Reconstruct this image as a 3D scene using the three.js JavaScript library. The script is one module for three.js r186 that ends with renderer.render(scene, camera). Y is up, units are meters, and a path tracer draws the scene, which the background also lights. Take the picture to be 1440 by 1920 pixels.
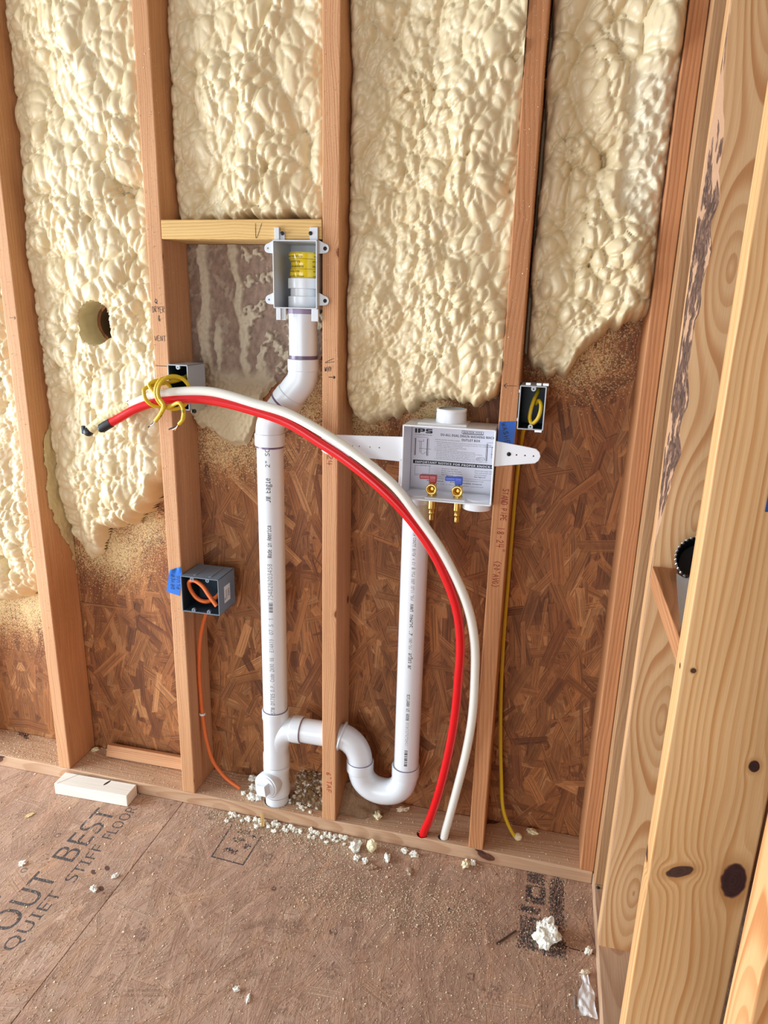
import * as THREE from 'three';
import { RoundedBoxGeometry } from 'three/addons/geometries/RoundedBoxGeometry.js';
import { mergeGeometries } from 'three/addons/utils/BufferGeometryUtils.js';
import { RectAreaLightUniformsLib } from 'three/addons/lights/RectAreaLightUniformsLib.js';
import { Brush, Evaluator, SUBTRACTION } from 'three-bvh-csg';
import { createNoise2D, createNoise3D } from 'simplex-noise';

// ------------------------------------------------------------------ camera, sky, lights, exposure
const scene = new THREE.Scene();
const camera = new THREE.PerspectiveCamera(72.936, 1440 / 1920, 0.05, 60);
camera.rotation.order = 'YXZ';
camera.rotation.set(-0.2807, 0.2321, 0.0262);
camera.position.set(0.5078, 1.3705, 1.5074);
scene.add(camera);

const renderer = new THREE.WebGLRenderer({ antialias: true });
renderer.toneMapping = THREE.LinearToneMapping;
renderer.toneMappingExposure = 0.9;
renderer.shadowMap.enabled = true;

scene.background = new THREE.Color(0.75, 0.87, 1.0);
RectAreaLightUniformsLib.init();
function areaLight(name, color, intensity, w, h, at, look) {
  const l = new THREE.RectAreaLight(color, intensity, w, h);
  l.name = name; l.position.set(...at); l.lookAt(...look); scene.add(l);
  return l;
}
// daylight entering the wide patio opening in the left wall, and the glazed door opening behind the camera
areaLight('patio_daylight', new THREE.Color(0.80, 0.92, 1.0), 15, 1.9, 1.7, [-2.55, 0.88, 0.95], [0, 0.88, 0.95]);
areaLight('window_daylight', new THREE.Color(0.90, 0.96, 1.0), 4.4, 2.2, 1.9, [-0.6, 1.02, 3.95], [-0.6, 1.02, 0]);

// ------------------------------------------------------------------ helpers
function mulberry(a) { return () => { a = (a + 0x6d2b79f5) | 0; let t = Math.imul(a ^ (a >>> 15), 1 | a); t = (t + Math.imul(t ^ (t >>> 7), 61 | t)) ^ t; return ((t ^ (t >>> 14)) >>> 0) / 4294967296; }; }
const rnd = mulberry(11);
const rr = (a, b, r = rnd) => a + (b - a) * r();
const n2 = createNoise2D(mulberry(5)), n2b = createNoise2D(mulberry(77));
const clamp = (v, a = 0, b = 1) => Math.min(b, Math.max(a, v));
const sst = (a, b, v) => { const t = clamp((v - a) / (b - a)); return t * t * (3 - 2 * t); };
const lerp = (a, b, t) => a + (b - a) * t;
const lerpTable = (T, x) => { if (x <= T[0][0]) return T[0][1]; for (let i = 1; i < T.length; i++) if (x <= T[i][0]) return lerp(T[i - 1][1], T[i][1], (x - T[i - 1][0]) / (T[i][0] - T[i - 1][0])); return T[T.length - 1][1]; };
const taken = new Map();
const numbered = (n) => { const k = taken.get(n) || 0; taken.set(n, k + 1); return k ? n + '_' + String(k).padStart(3, '0') : n; };
function std(color, roughness = 0.6, extra = {}) { return new THREE.MeshStandardMaterial({ color, roughness, ...extra }); }
function phys(color, roughness = 0.6, extra = {}) { return new THREE.MeshPhysicalMaterial({ color, roughness, ...extra }); }
function thing(name, label, category, group) { const o = new THREE.Group(); o.name = numbered(name); o.userData = { label, category }; if (group) o.userData.group = group; scene.add(o); return o; }
function structure(name) { const o = new THREE.Group(); o.name = name; o.userData = { kind: 'structure' }; scene.add(o); return o; }
function part(name, geo, mat, parent, label) { const m = new THREE.Mesh(geo, mat); m.name = name; if (label) m.userData.label = label; parent.add(m); return m; }
function solo(name, geo, mat, label, category, group) { const m = new THREE.Mesh(geo, mat); m.name = numbered(name); m.userData = { label, category }; if (group) m.userData.group = group; scene.add(m); return m; }
const T = (g, x, y, z) => g.translate(x, y, z);
function boxAt(x0, x1, y0, y1, z0, z1, r = 0) { const g = r > 0 ? new RoundedBoxGeometry(x1 - x0, y1 - y0, z1 - z0, 2, r) : new THREE.BoxGeometry(x1 - x0, y1 - y0, z1 - z0).toNonIndexed(); return g.translate((x0 + x1) / 2, (y0 + y1) / 2, (z0 + z1) / 2); }
function merge(list) { return mergeGeometries(list.map((g) => { const h = g.index ? g.toNonIndexed() : g; for (const k of Object.keys(h.attributes)) if (!['position', 'normal', 'uv'].includes(k)) h.deleteAttribute(k); return h; })); }
// grain runs along axis; uv in metres, offsets choose which part of the log the board was cut from
function lumberUV(g, axis, u0 = 0, v0 = 0) {
  const p = g.attributes.position, uv = new Float32Array(p.count * 2), a = new THREE.Vector3(), b = new THREE.Vector3(), c = new THREE.Vector3();
  for (let i = 0; i < p.count; i += 3) {
    a.fromBufferAttribute(p, i); b.fromBufferAttribute(p, i + 1); c.fromBufferAttribute(p, i + 2);
    const n = b.clone().sub(a).cross(c.clone().sub(a)); const ax = [Math.abs(n.x), Math.abs(n.y), Math.abs(n.z)];
    for (let k = 0; k < 3; k++) {
      const q = [p.getX(i + k), p.getY(i + k), p.getZ(i + k)];
      let u, v = q[axis];
      const others = [0, 1, 2].filter((e) => e !== axis);
      if (ax[axis] > Math.max(ax[others[0]], ax[others[1]])) { u = q[others[0]]; v = q[others[1]] * 0.4 + 7; }
      else if (ax[others[0]] > ax[others[1]]) u = q[others[1]] + 0.137; else u = q[others[0]];
      uv[(i + k) * 2] = u + u0; uv[(i + k) * 2 + 1] = v + v0;
    }
  }
  g.setAttribute('uv', new THREE.BufferAttribute(uv, 2)); return g;
}
function lumber(x0, x1, y0, y1, z0, z1, axis, u0 = rr(0, 1), v0 = rr(0, 2), r = 0.0028) { return lumberUV(boxAt(x0, x1, y0, y1, z0, z1, r), axis, u0, v0); }
function cyl(r0, r1, h, seg = 32, open = false) { return new THREE.CylinderGeometry(r1, r0, h, seg, 1, open); }
function lathe(pts, seg = 40) { return new THREE.LatheGeometry(pts.map(([r, y]) => new THREE.Vector2(r, y)), seg); }
function sweep(pts, r, n = 80, seg = 16) { return new THREE.TubeGeometry(new THREE.CatmullRomCurve3(pts.map((p) => new THREE.Vector3(...p)), false, 'centripetal'), n, r, seg, false); }
// sheet of relief: h(u,v) metres (null: nothing there), place(u,v,h) -> [x,y,z]
function sheet(u0, u1, v0, v1, res, h, place, color) {
  const nu = Math.max(2, Math.round((u1 - u0) / res)), nv = Math.max(2, Math.round((v1 - v0) / res));
  const P = [], C = [], id = new Int32Array((nu + 1) * (nv + 1)).fill(-1), idx = [];
  for (let j = 0; j <= nv; j++) for (let i = 0; i <= nu; i++) {
    const u = u0 + (u1 - u0) * i / nu, v = v0 + (v1 - v0) * j / nv, t = h(u, v);
    if (t === null) continue;
    id[j * (nu + 1) + i] = P.length / 3; P.push(...place(u, v, t)); if (color) C.push(...color(u, v, t));
  }
  for (let j = 0; j < nv; j++) for (let i = 0; i < nu; i++) {
    const a = id[j * (nu + 1) + i], b = id[j * (nu + 1) + i + 1], c = id[(j + 1) * (nu + 1) + i + 1], d = id[(j + 1) * (nu + 1) + i];
    if (a >= 0 && b >= 0 && c >= 0) idx.push(a, b, c); if (a >= 0 && c >= 0 && d >= 0) idx.push(a, c, d);
  }
  const g = new THREE.BufferGeometry(); g.setAttribute('position', new THREE.Float32BufferAttribute(P, 3));
  if (color) g.setAttribute('color', new THREE.Float32BufferAttribute(C, 3));
  g.setIndex(idx); g.computeVertexNormals(); return g;
}
function canvas(w, h) { const c = document.createElement('canvas'); c.width = w; c.height = h; return [c, c.getContext('2d')]; }
function canvasTex(c, wrap) { const t = new THREE.CanvasTexture(c); t.colorSpace = THREE.SRGBColorSpace; if (wrap) t.wrapS = t.wrapT = wrap; return t; }
const rgb = (r, g, b, a = 1) => `rgba(${r | 0},${g | 0},${b | 0},${a})`;

// ------------------------------------------------------------------ wood
// board cut from a log: growth rings around a pith that wanders; knots push the rings aside
function woodTex(W, H, pw, ph, o) {
  const data = new Uint8Array(W * H * 4), nz = createNoise2D(mulberry(o.seed)), nf = createNoise2D(mulberry(o.seed + 9));
  const knots = o.knots || [];
  for (let j = 0; j < H; j++) {
    const y = (j + 0.5) / H * ph, wob = nz(3.1, y * 1.3) * 0.010 + nz(9.7, y * 5) * 0.0025;
    for (let i = 0; i < W; i++) {
      const x = (i + 0.5) / W * pw;
      let push = 0, kd = 9, kk = null;
      for (const k of knots) {
        const ca = Math.cos(k[4] || 0), sa = Math.sin(k[4] || 0), ex = x - k[0], ey = y - k[1];
        const dx = (ex * ca + ey * sa) / k[2], dy = (-ex * sa + ey * ca) / k[3], d2 = dx * dx + dy * dy * 0.6;
        push += Math.exp(-d2 * 0.34) * k[2] * 1.5 * (dx < 0 ? -1 : 1) * Math.min(1, Math.abs(dx));
        const d = Math.hypot(dx, dy); if (d < kd) { kd = d; kk = k; }
      }
      const px = x - o.x0 - wob - push, d = o.d(y);
      let r = Math.sqrt(px * px + d * d);
      r += nz(x * 14, y * 1.6) * o.spacing * 0.55;
      const f0 = r / o.spacing, f = f0 - Math.floor(f0), strength = 0.55 + 0.45 * nf(Math.floor(f0) * 3.7, 1.5);
      let late = sst(0.25, 0.86, f) * (1 - sst(0.93, 1, f)) * strength * o.contrast;
      const fib = nf(x * 900, y * 9) * 0.5 + nf(x * 340, y * 3.1) * 0.5, blot = nz(x * 9 + 40, y * 2.2);
      let R = lerp(o.early[0], o.late[0], late), G = lerp(o.early[1], o.late[1], late), B = lerp(o.early[2], o.late[2], late);
      const m = 1 + fib * (o.fiber ?? 0.05) + blot * 0.035; R *= m; G *= m * (1 + blot * 0.012); B *= m * (1 + blot * 0.03);
      if (kk) {
        const edge = kd + nf(x * 60, y * 60) * 0.05, t = 1 - sst(0.86, 1.05, edge), halo = (1 - sst(1.0, 1.9, kd)) * 0.35, kc = kk[5] || [70, 38, 24];
        R = lerp(R, o.late[0] * 0.86, halo); G = lerp(G, o.late[1] * 0.82, halo); B = lerp(B, o.late[2] * 0.78, halo);
        const kn = 1 + 0.25 * nf(kd * 9, x * 60); R = lerp(R, kc[0] * kn, t); G = lerp(G, kc[1] * kn, t); B = lerp(B, kc[2] * kn, t);
      }
      const q = (j * W + i) * 4; data[q] = clamp(R, 0, 255); data[q + 1] = clamp(G, 0, 255); data[q + 2] = clamp(B, 0, 255); data[q + 3] = 255;
    }
  }
  const t = new THREE.DataTexture(data, W, H); t.colorSpace = THREE.SRGBColorSpace; t.magFilter = THREE.LinearFilter; t.minFilter = THREE.LinearMipmapLinearFilter; t.generateMipmaps = true;
  t.wrapS = t.wrapT = THREE.MirroredRepeatWrapping; t.repeat.set(1 / pw, 1 / ph); t.needsUpdate = true; return t;
}
const woodMat = (t, rough = 0.7, bump = 0.0006, tint = 0xffffff) => new THREE.MeshStandardMaterial({ map: t, bumpMap: t, bumpScale: bump, roughness: rough, color: tint });
const firTexA = woodTex(384, 1536, 0.3, 2.0, { seed: 21, x0: -0.35, d: (y) => 0.05, spacing: 0.0052, early: [212, 158, 114], late: [176, 114, 70], contrast: 0.8, fiber: 0.07, knots: [[0.06, 0.42, 0.008, 0.011, 0.2, [120, 66, 38]], [0.21, 1.3, 0.006, 0.008, 0, [110, 60, 36]]] });
const firTexB = woodTex(384, 1536, 0.3, 2.0, { seed: 33, x0: 0.12, d: (y) => 0.06 + 0.05 * Math.sin(y * 2.1), spacing: 0.0065, early: [196, 136, 90], late: [160, 96, 54], contrast: 0.8, fiber: 0.08, knots: [[0.1, 0.9, 0.007, 0.01, 0.3, [104, 56, 32]]] });
const mFirA = woodMat(firTexA), mFirB = woodMat(firTexB);
const plateTex = woodTex(384, 1536, 0.3, 2.0, { seed: 44, x0: 0.03, d: (y) => 0.07 + 0.05 * Math.sin(y * 1.5), spacing: 0.006, early: [198, 160, 128], late: [166, 120, 86], contrast: 0.7, fiber: 0.09, knots: [[0.042, 0.748, 0.011, 0.024, 0.25, [92, 52, 36]], [0.050, 0.738, 0.006, 0.03, 0.5, [70, 36, 26]]] });
const mPlate = woodMat(plateTex, 0.8);
const yellowTex = woodTex(256, 512, 0.2, 0.6, { seed: 55, x0: 0.16, d: (y) => 0.02 + 0.03 * Math.sin(y * 9), spacing: 0.006, early: [222, 182, 116], late: [186, 138, 74], contrast: 0.8, fiber: 0.06 });
const mYellow = woodMat(yellowTex);
const pineTexA = woodTex(512, 2048, 0.25, 2.0, { seed: 61, x0: 0.062, d: (y) => 0.042 * Math.sin(Math.PI * (y - 0.614) / 0.42), spacing: 0.0105, early: [230, 184, 134], late: [192, 128, 76], contrast: 0.85, fiber: 0.04, knots: [] });
const mPineA = woodMat(pineTexA, 0.6, 0.0004);
const pineTexB = woodTex(512, 2048, 0.25, 2.0, { seed: 72, x0: 0.19, d: (y) => 0.02 + 0.03 * (1 + Math.sin(y * 2.3 + 1)), spacing: 0.0095, early: [234, 186, 130], late: [202, 138, 78], contrast: 0.95, fiber: 0.04,
  knots: [[0.043, 0.575, 0.021, 0.0095, 0.5, [78, 50, 38]], [0.117, 0.577, 0.0175, 0.032, 0, [62, 32, 30]], [0.114, 0.773, 0.0075, 0.0095, 0, [58, 30, 26]], [0.016, 0.907, 0.004, 0.004, 0, [80, 48, 30]]] });
const mPineB = woodMat(pineTexB, 0.6, 0.0004);
const paleTex = woodTex(256, 256, 0.25, 0.25, { seed: 81, x0: -0.1, d: () => 0.03, spacing: 0.005, early: [244, 238, 228], late: [232, 220, 204], contrast: 0.6, fiber: 0.05 });
const mPale = woodMat(paleTex, 0.75);

// ------------------------------------------------------------------ strand board (sheathing)
function strands(ctx, W, H, px, o) {
  const r = mulberry(o.seed);
  for (let k = 0; k < o.count; k++) {
    const x = r() * W, y = r() * H, L = rr(0.06, 0.17, r) * px, w = rr(0.008, 0.034, r) * px, a = o.dir + (r() < o.loose ? rr(-1.6, 1.6, r) : rr(-0.5, 0.5, r));
    const pal = o.palette[Math.floor(r() * o.palette.length)], m = rr(0.86, 1.13, r);
    ctx.save(); ctx.translate(x, y); ctx.rotate(a);
    ctx.fillStyle = rgb(pal[0] * m, pal[1] * m, pal[2] * m, o.alpha);
    ctx.beginPath(); ctx.moveTo(-L / 2, -w / 2 + rr(-2, 2, r)); ctx.lineTo(L / 2 + rr(-9, 4, r), -w / 2 + rr(-3, 3, r)); ctx.lineTo(L / 2 + rr(-12, 9, r), w / 2); ctx.lineTo(-L / 2 + rr(-8, 8, r), w / 2); ctx.closePath(); ctx.fill();
    const n = Math.floor(w / 1.6);
    for (let q = 0; q < n; q++) {
      const yy = -w / 2 + w * (q + r()) / n, dk = r() < 0.62;
      ctx.strokeStyle = dk ? rgb(pal[0] * 0.66, pal[1] * 0.6, pal[2] * 0.55, rr(0.12, 0.55, r) * o.grain) : rgb(pal[0] * 1.2, pal[1] * 1.2, pal[2] * 1.2, rr(0.1, 0.5, r) * o.grain);
      ctx.lineWidth = rr(0.5, 1.7, r); ctx.beginPath(); ctx.moveTo(-L / 2 * rr(0.4, 1, r), yy); ctx.quadraticCurveTo(0, yy + rr(-2, 2, r), L / 2 * rr(0.5, 1, r), yy + rr(-1.5, 1.5, r)); ctx.stroke();
    }
    if (r() < o.rim) { ctx.strokeStyle = rgb(58, 30, 14, 0.55); ctx.lineWidth = rr(0.6, 1.8, r); ctx.beginPath(); ctx.moveTo(-L / 2, w / 2); ctx.lineTo(L / 2, w / 2); if (r() < 0.5) ctx.lineTo(L / 2, -w / 2); ctx.stroke(); }
    ctx.restore();
  }
}
const OSBPX = 1170, [osbC, osbX] = canvas(2048, 1536);
osbX.fillStyle = rgb(150, 96, 54); osbX.fillRect(0, 0, 2048, 1536);
strands(osbX, 2048, 1536, OSBPX, { seed: 3, count: 5200, dir: Math.PI / 2, loose: 0.42, alpha: 0.7, grain: 1.8, rim: 0.25, palette: [[160, 104, 60], [172, 114, 68], [148, 94, 52], [138, 84, 46], [164, 106, 60], [188, 134, 86], [154, 98, 56], [120, 70, 38]] });
// mist of overspray that drifted onto the board under the foam, grain by grain: [x, y, rx, ry, count]
{
  const r = mulberry(91);
  for (const [cx, cy, rx, ry, cnt] of [[-0.96, 0.50, 0.10, 0.09, 9000], [-0.67, 0.70, 0.10, 0.08, 7000], [-0.55, 0.79, 0.06, 0.06, 2500], [-0.30, 1.03, 0.12, 0.07, 4200], [0.06, 1.10, 0.05, 0.07, 3000], [0.24, 1.14, 0.05, 0.03, 2200], [0.56, 1.27, 0.09, 0.06, 2600], [-0.07, 1.15, 0.05, 0.08, 2400]]) for (let k = 0; k < cnt * 2.4; k++) {
    const g = Math.sqrt(-2 * Math.log(1 - r() * 0.9999)) * 0.62, t = r() * 6.283, x = cx + rx * g * Math.cos(t), y = cy + ry * g * Math.sin(t);
    osbX.fillStyle = rgb(rr(214, 240, r), rr(190, 214, r), rr(136, 162, r), rr(0.4, 0.85, r)); const s = rr(0.5, 1.7, r);
    osbX.beginPath(); osbX.arc((x + 1.03) * OSBPX, 1536 - y * OSBPX, s, 0, 7); osbX.fill();
  }
}
const osbT = canvasTex(osbC, THREE.MirroredRepeatWrapping);
const mOSB = new THREE.MeshStandardMaterial({ map: osbT, bumpMap: osbT, bumpScale: 0.0012, roughness: 0.68 });

// ------------------------------------------------------------------ floor: two strand board panels with a joint, worn, dusty, printed
function floorCanvas(seed, wear, print) {
  const S = 1.22, px = 2048 / S, [c, x] = canvas(2048, 2048), r = mulberry(seed);
  x.fillStyle = rgb(186, 152, 130); x.fillRect(0, 0, 2048, 2048);
  strands(x, 2048, 2048, px, { seed: seed + 1, count: 2300, dir: Math.PI / 2 + 0.12, loose: 0.3, alpha: 0.3, grain: 1.0, rim: 0.05, palette: [[194, 158, 134], [180, 144, 120], [204, 170, 146], [168, 132, 110], [196, 154, 124], [188, 152, 132]] });
  for (let k = 0; k < 42000; k++) { // raised fibres
    const X = r() * 2048, Y = r() * 2048, L = rr(6, 46, r), a = Math.PI / 2 + 0.12 + rr(-0.45, 0.45, r);
    x.strokeStyle = r() < 0.5 ? rgb(116, 78, 58, rr(0.1, 0.4, r)) : rgb(222, 184, 156, rr(0.1, 0.35, r)); x.lineWidth = rr(0.6, 2, r);
    x.beginPath(); x.moveTo(X, Y); x.lineTo(X + Math.cos(a) * L, Y + Math.sin(a) * L); x.stroke();
  }
  for (let k = 0; k < wear * 1.4; k++) { // ground-in grey brown dirt, in flecks
    const cx = r() * 2048, cy = r() * 2048, R = rr(30, 150, r), tone = r() < 0.5 ? [110, 82, 70] : [186, 158, 142];
    for (let q = 0; q < 130; q++) { const g = Math.sqrt(r()) * R, t = r() * 6.28; x.fillStyle = rgb(...tone, rr(0.06, 0.3, r)); x.beginPath(); x.ellipse(cx + g * Math.cos(t), cy + g * Math.sin(t), rr(1, 6, r), rr(1, 9, r), 0.1, 0, 7); x.fill(); }
  }
  print(x, px, r);
  for (let k = 0; k < 60; k++) { const X = r() * 2048, Y = r() * 2048; x.fillStyle = rgb(70, 48, 42, rr(0.25, 0.6, r)); x.beginPath(); x.ellipse(X, Y, rr(2, 8, r), rr(2, 6, r), r() * 3, 0, 7); x.fill(); }
  return canvasTex(c, THREE.MirroredRepeatWrapping);
}
function inkWorn(x, bx, by, bw, bh, n, r) { for (let k = 0; k < n; k++) { x.fillStyle = rgb(rr(160, 195, r), rr(118, 150, r), rr(92, 124, r), rr(0.3, 0.8, r)); x.fillRect(bx + r() * bw, by + r() * bh, rr(1, 3, r), rr(2, 13, r)); } }
function inkBlock(x, bx, by, bw, bh, dens, r) { for (let k = 0; k < bw * bh * 0.055 * dens; k++) { const u = (r() + r() + r()) / 3 * 1.5 - 0.25, v = (r() + r() + r()) / 3 * 1.5 - 0.25; x.fillStyle = rgb(rr(44, 66, r), rr(38, 54, r), rr(40, 54, r), rr(0.3, 0.8, r)); x.beginPath(); x.ellipse(bx + (r() < 0.6 ? r() : u) * bw, by + (r() < 0.6 ? r() : v) * bh, rr(1.2, 4.5, r), rr(1.5, 7, r), rr(-0.3, 0.5, r), 0, 7); x.fill(); } }
const FX = -0.421; // panel joint
const floorA = floorCanvas(101, 40, (x, px, r) => {
  const X = (wx) => (wx + 1.641) * px, Z = (wz) => (wz + 0.14) * px;
  const word = (s, wx, wz, h, len, w = 'bold ') => { x.save(); x.translate(X(wx), Z(wz)); x.rotate(-Math.PI / 2); x.font = `${w}${Math.round(h / 0.72 * px)}px sans-serif`; const m = x.measureText(s).width; x.scale(len * px / m, 1); x.fillStyle = rgb(62, 60, 64, 0.86); x.fillText(s, 0, 0); x.restore(); };
  word('OUT', -0.578, 0.497, 0.062, 0.175, ''); word('BEST', -0.578, 0.285, 0.062, 0.205, '');
  word('QUIET', -0.536, 0.535, 0.030, 0.17, ''); word('STIFF', -0.530, 0.335, 0.030, 0.13, ''); word('FLOOR', -0.530, 0.185, 0.030, 0.13, '');
  for (const wz of [0.42, 0.33, 0.205]) { x.strokeStyle = rgb(80, 76, 76, 0.6); x.lineWidth = 5; x.beginPath(); x.arc(X(-0.675), Z(wz), 12, 0, 6); x.stroke(); x.fillStyle = rgb(80, 76, 76, 0.5); x.fillRect(X(-0.68), Z(wz) - 14, 18, 9); }
  inkWorn(x, X(-0.70), Z(0.05), 0.2 * px, 0.5 * px, 2600, r);
  for (const [wx, wz] of [[-0.505, 0.29], [-0.48, 0.27], [-0.455, 0.33]]) { x.fillStyle = rgb(74, 44, 38, 0.75); x.beginPath(); x.ellipse(X(wx), Z(wz), 16, 9, 0.6, 0, 7); x.fill(); }
  for (const [wx, wz, n] of [[-0.48, 0.40, 46], [-0.47, 0.52, 40], [-0.62, 0.12, 40]]) for (let k = 0; k < n; k++) { x.fillStyle = rgb(220, 190, 168, 0.4); x.fillRect(X(wx) + rr(-40, 40, r), Z(wz) + rr(-60, 60, r), rr(2, 8, r), rr(6, 40, r)); }
});
const floorB = floorCanvas(202, 95, (x, px, r) => {
  const X = (wx) => (wx - FX) * px, Z = (wz) => (wz + 0.14) * px;
  // stamped box on the left of the panel
  x.strokeStyle = rgb(52, 48, 54, 0.75); x.lineWidth = 7; x.beginPath(); x.moveTo(X(-0.245), Z(0.045)); x.lineTo(X(-0.245), Z(0.165)); x.lineTo(X(-0.155), Z(0.17)); x.lineTo(X(-0.15), Z(0.06)); x.stroke();
  for (const [a, b, c, d] of [[-0.225, 0.125, 0.035, 0.018], [-0.22, 0.085, 0.03, 0.016], [-0.215, 0.055, 0.03, 0.014], [-0.18, 0.10, 0.018, 0.02], [-0.18, 0.065, 0.018, 0.012]]) inkBlock(x, X(a), Z(b), c * px, d * px, 0.6, r);
  inkWorn(x, X(-0.26), Z(0.03), 0.13 * px, 0.15 * px, 700, r);
  // smeared dark stamp by the corner
  for (const [a, b, c, d] of [[0.555, 0.0, 0.045, 0.035], [0.555, 0.042, 0.014, 0.04], [0.588, 0.042, 0.014, 0.04], [0.555, 0.078, 0.045, 0.02], [0.612, 0.005, 0.034, 0.17], [0.54, 0.11, 0.05, 0.02], [0.545, 0.14, 0.06, 0.09], [0.60, 0.18, 0.05, 0.055]]) inkBlock(x, X(a), Z(b), c * px, d * px, 1, r);
  x.strokeStyle = rgb(44, 38, 40, 0.8); x.lineWidth = 6; x.beginPath(); x.arc(X(0.58), Z(0.062), 0.02 * px, 0, 7); x.stroke();
  inkWorn(x, X(0.52), Z(0.0), 0.15 * px, 0.25 * px, 2600, r);
  for (let k = 0; k < 900; k++) { x.fillStyle = rgb(60, 48, 46, rr(0.1, 0.4, r)); x.fillRect(X(rr(0.42, 0.7, r)), Z(rr(0, 0.3, r)), rr(1, 5, r), rr(1, 7, r)); }
  x.strokeStyle = rgb(40, 26, 20, 0.9); x.lineWidth = 4; x.beginPath(); x.moveTo(X(0.63), Z(0.195)); x.lineTo(X(0.66), Z(0.203)); x.lineTo(X(0.71), Z(0.204)); x.stroke();
  for (const [a, b, R] of [[0.45, 0.33, 15], [0.13, 0.30, 14], [-0.05, 0.22, 10], [0.38, 0.17, 9]]) { for (let k = 0; k < 60; k++) { const t = r() * 6.28, q = R * rr(0.5, 1.2, r); x.fillStyle = rgb(84, 62, 54, rr(0.1, 0.4, r)); x.beginPath(); x.ellipse(X(a) + q * Math.cos(t), Z(b) + q * Math.sin(t), rr(1, 4, r), rr(1, 5, r), t, 0, 7); x.fill(); } }
  x.strokeStyle = rgb(206, 150, 106, 0.6); x.lineWidth = 8; x.beginPath(); x.arc(X(0.0), Z(0.105), 0.055 * px, -1.2, 1.0); x.stroke();
});
const mFloorA = new THREE.MeshStandardMaterial({ map: floorA, bumpMap: floorA, bumpScale: 0.0014, roughness: 0.85 });
const mFloorB = new THREE.MeshStandardMaterial({ map: floorB, bumpMap: floorB, bumpScale: 0.0014, roughness: 0.88 });

// ------------------------------------------------------------------ the setting: floor, walls, ceiling
const D = 0.12, SW = 0.0381, PH = 0.038;      // cavity depth, stud width, plate height
const SX = { 0: -1.236, 1: -0.8273, 2: -0.4193, 3: 0, 4: 0.4001, 5: 0.681 };
const RX = 0.7145;                            // face of the right partition
const TOPY = 2.52;
const floor = structure('floor');
function floorPanel(x0, x1, z0, z1, mat, ox, oz) {
  const g = boxAt(x0 + 0.0008, x1 - 0.0008, -0.018, 0, z0, z1, 0.0012), p = g.attributes.position, uv = g.attributes.uv;
  for (let i = 0; i < p.count; i++) uv.setXY(i, (p.getX(i) - ox) / 1.22, 1 - (p.getZ(i) - oz) / 1.22);
  part('floor_panel', g, mat, floor);
}
floorPanel(-1.641, FX, -0.14, 2.3, mFloorA, -1.641, -0.14);
floorPanel(FX, 0.799, -0.14, 2.3, mFloorB, FX, -0.14);
floorPanel(-3.0, -1.641, -0.14, 2.3, mFloorB, -2.861, -0.14);
floorPanel(0.799, 3.0, -0.14, 2.3, mFloorA, 0.799, -0.14);
floorPanel(-3.0, 3.0, 2.3, 4.2, mFloorB, -3, 2.3);

const wallBack = structure('wall_back');
{
  const s = new THREE.Shape([[-3, 0], [3, 0], [3, 2.6], [-3, 2.6]].map(([a, b]) => new THREE.Vector2(a, b)));
  const hole = new THREE.Path(); hole.absarc(-0.598, 1.327, 0.044, 0, Math.PI * 2, true); s.holes.push(hole);
  const g = new THREE.ExtrudeGeometry(s, { depth: 0.011, bevelEnabled: false, curveSegments: 24 }).translate(0, 0, -D - 0.011);
  const p = g.attributes.position, uv = g.attributes.uv; for (let i = 0; i < p.count; i++) uv.setXY(i, (p.getX(i) + 1.03) * OSBPX / 2048, p.getY(i) * OSBPX / 1536);
  part('sheathing', g, mOSB, wallBack, 'brown strand board sheathing');
}
const studs = {};
const studLabels = { 1: 'bare stud at the left edge of the view', 2: 'stud carrying the orange cable box', 3: 'stud the trap arm passes through', 4: 'stud with red standpipe writing', 5: 'corner stud beside the partition' };
for (const k of [0, 1, 2, 3, 4, 5]) studs[k] = part('stud', lumber(SX[k], SX[k] + (k === 5 ? 0.0335 : SW), PH, TOPY, -D, 0, 1, k * 0.37 + 0.11, k * 0.61 + (k === 3 ? 1.1 : 0), 0.003), k === 2 || k === 3 || k === 1 ? mFirA : mFirB, wallBack, studLabels[k]);
for (let x = -1.645; x > -2.9; x -= 0.4064) part('stud', lumber(x, x + SW, PH, TOPY, -D, 0, 1), mFirB, wallBack);
for (let x = 1.1; x < 2.9; x += 0.4064) part('stud', lumber(x, x + SW, PH, TOPY, -D, 0, 1), mFirB, wallBack);
// holes bored through the plate for the drain stack and the two supply tubes
function bored(g, holes) { const ev = new Evaluator(); ev.useGroups = false; let b = new Brush(g); b.updateMatrixWorld(); for (const [x, z, r] of holes) { const c = new Brush(new THREE.CylinderGeometry(r, r, 0.2, 36)); c.position.set(x, 0, z); c.updateMatrixWorld(); b = ev.evaluate(b, c, SUBTRACTION); b.updateMatrixWorld(); } return b.geometry; }
const plateBack = part('bottom_plate', bored(lumber(-2.99, RX - 0.0008, 0, PH, -D, 0, 0, 0.02, 0.3, 0.0035), [[-0.146, -0.040, 0.0362], [0.2755, -0.0165, 0.0152], [0.3315, -0.0215, 0.0152]]), mPlate, wallBack, 'long bottom plate on the subfloor');
part('top_plate', lumber(-2.99, 2.99, TOPY, 2.6, -D, 0, 0), mFirA, wallBack);
part('blocking', lumber(SX[2] + SW + 0.0005, SX[3] - 0.0005, 1.5165, 1.5573, -D + 0.002, 0.0005, 0, 0.03, 0.2, 0.002), mYellow, wallBack, 'yellowish block between two studs');
part('vent_duct', cyl(0.0438, 0.0438, 0.12, 28, true).rotateX(Math.PI / 2).translate(-0.598, 1.327, -D - 0.06), std(0x6b5238, 0.8, { side: THREE.DoubleSide }), wallBack);
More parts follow.
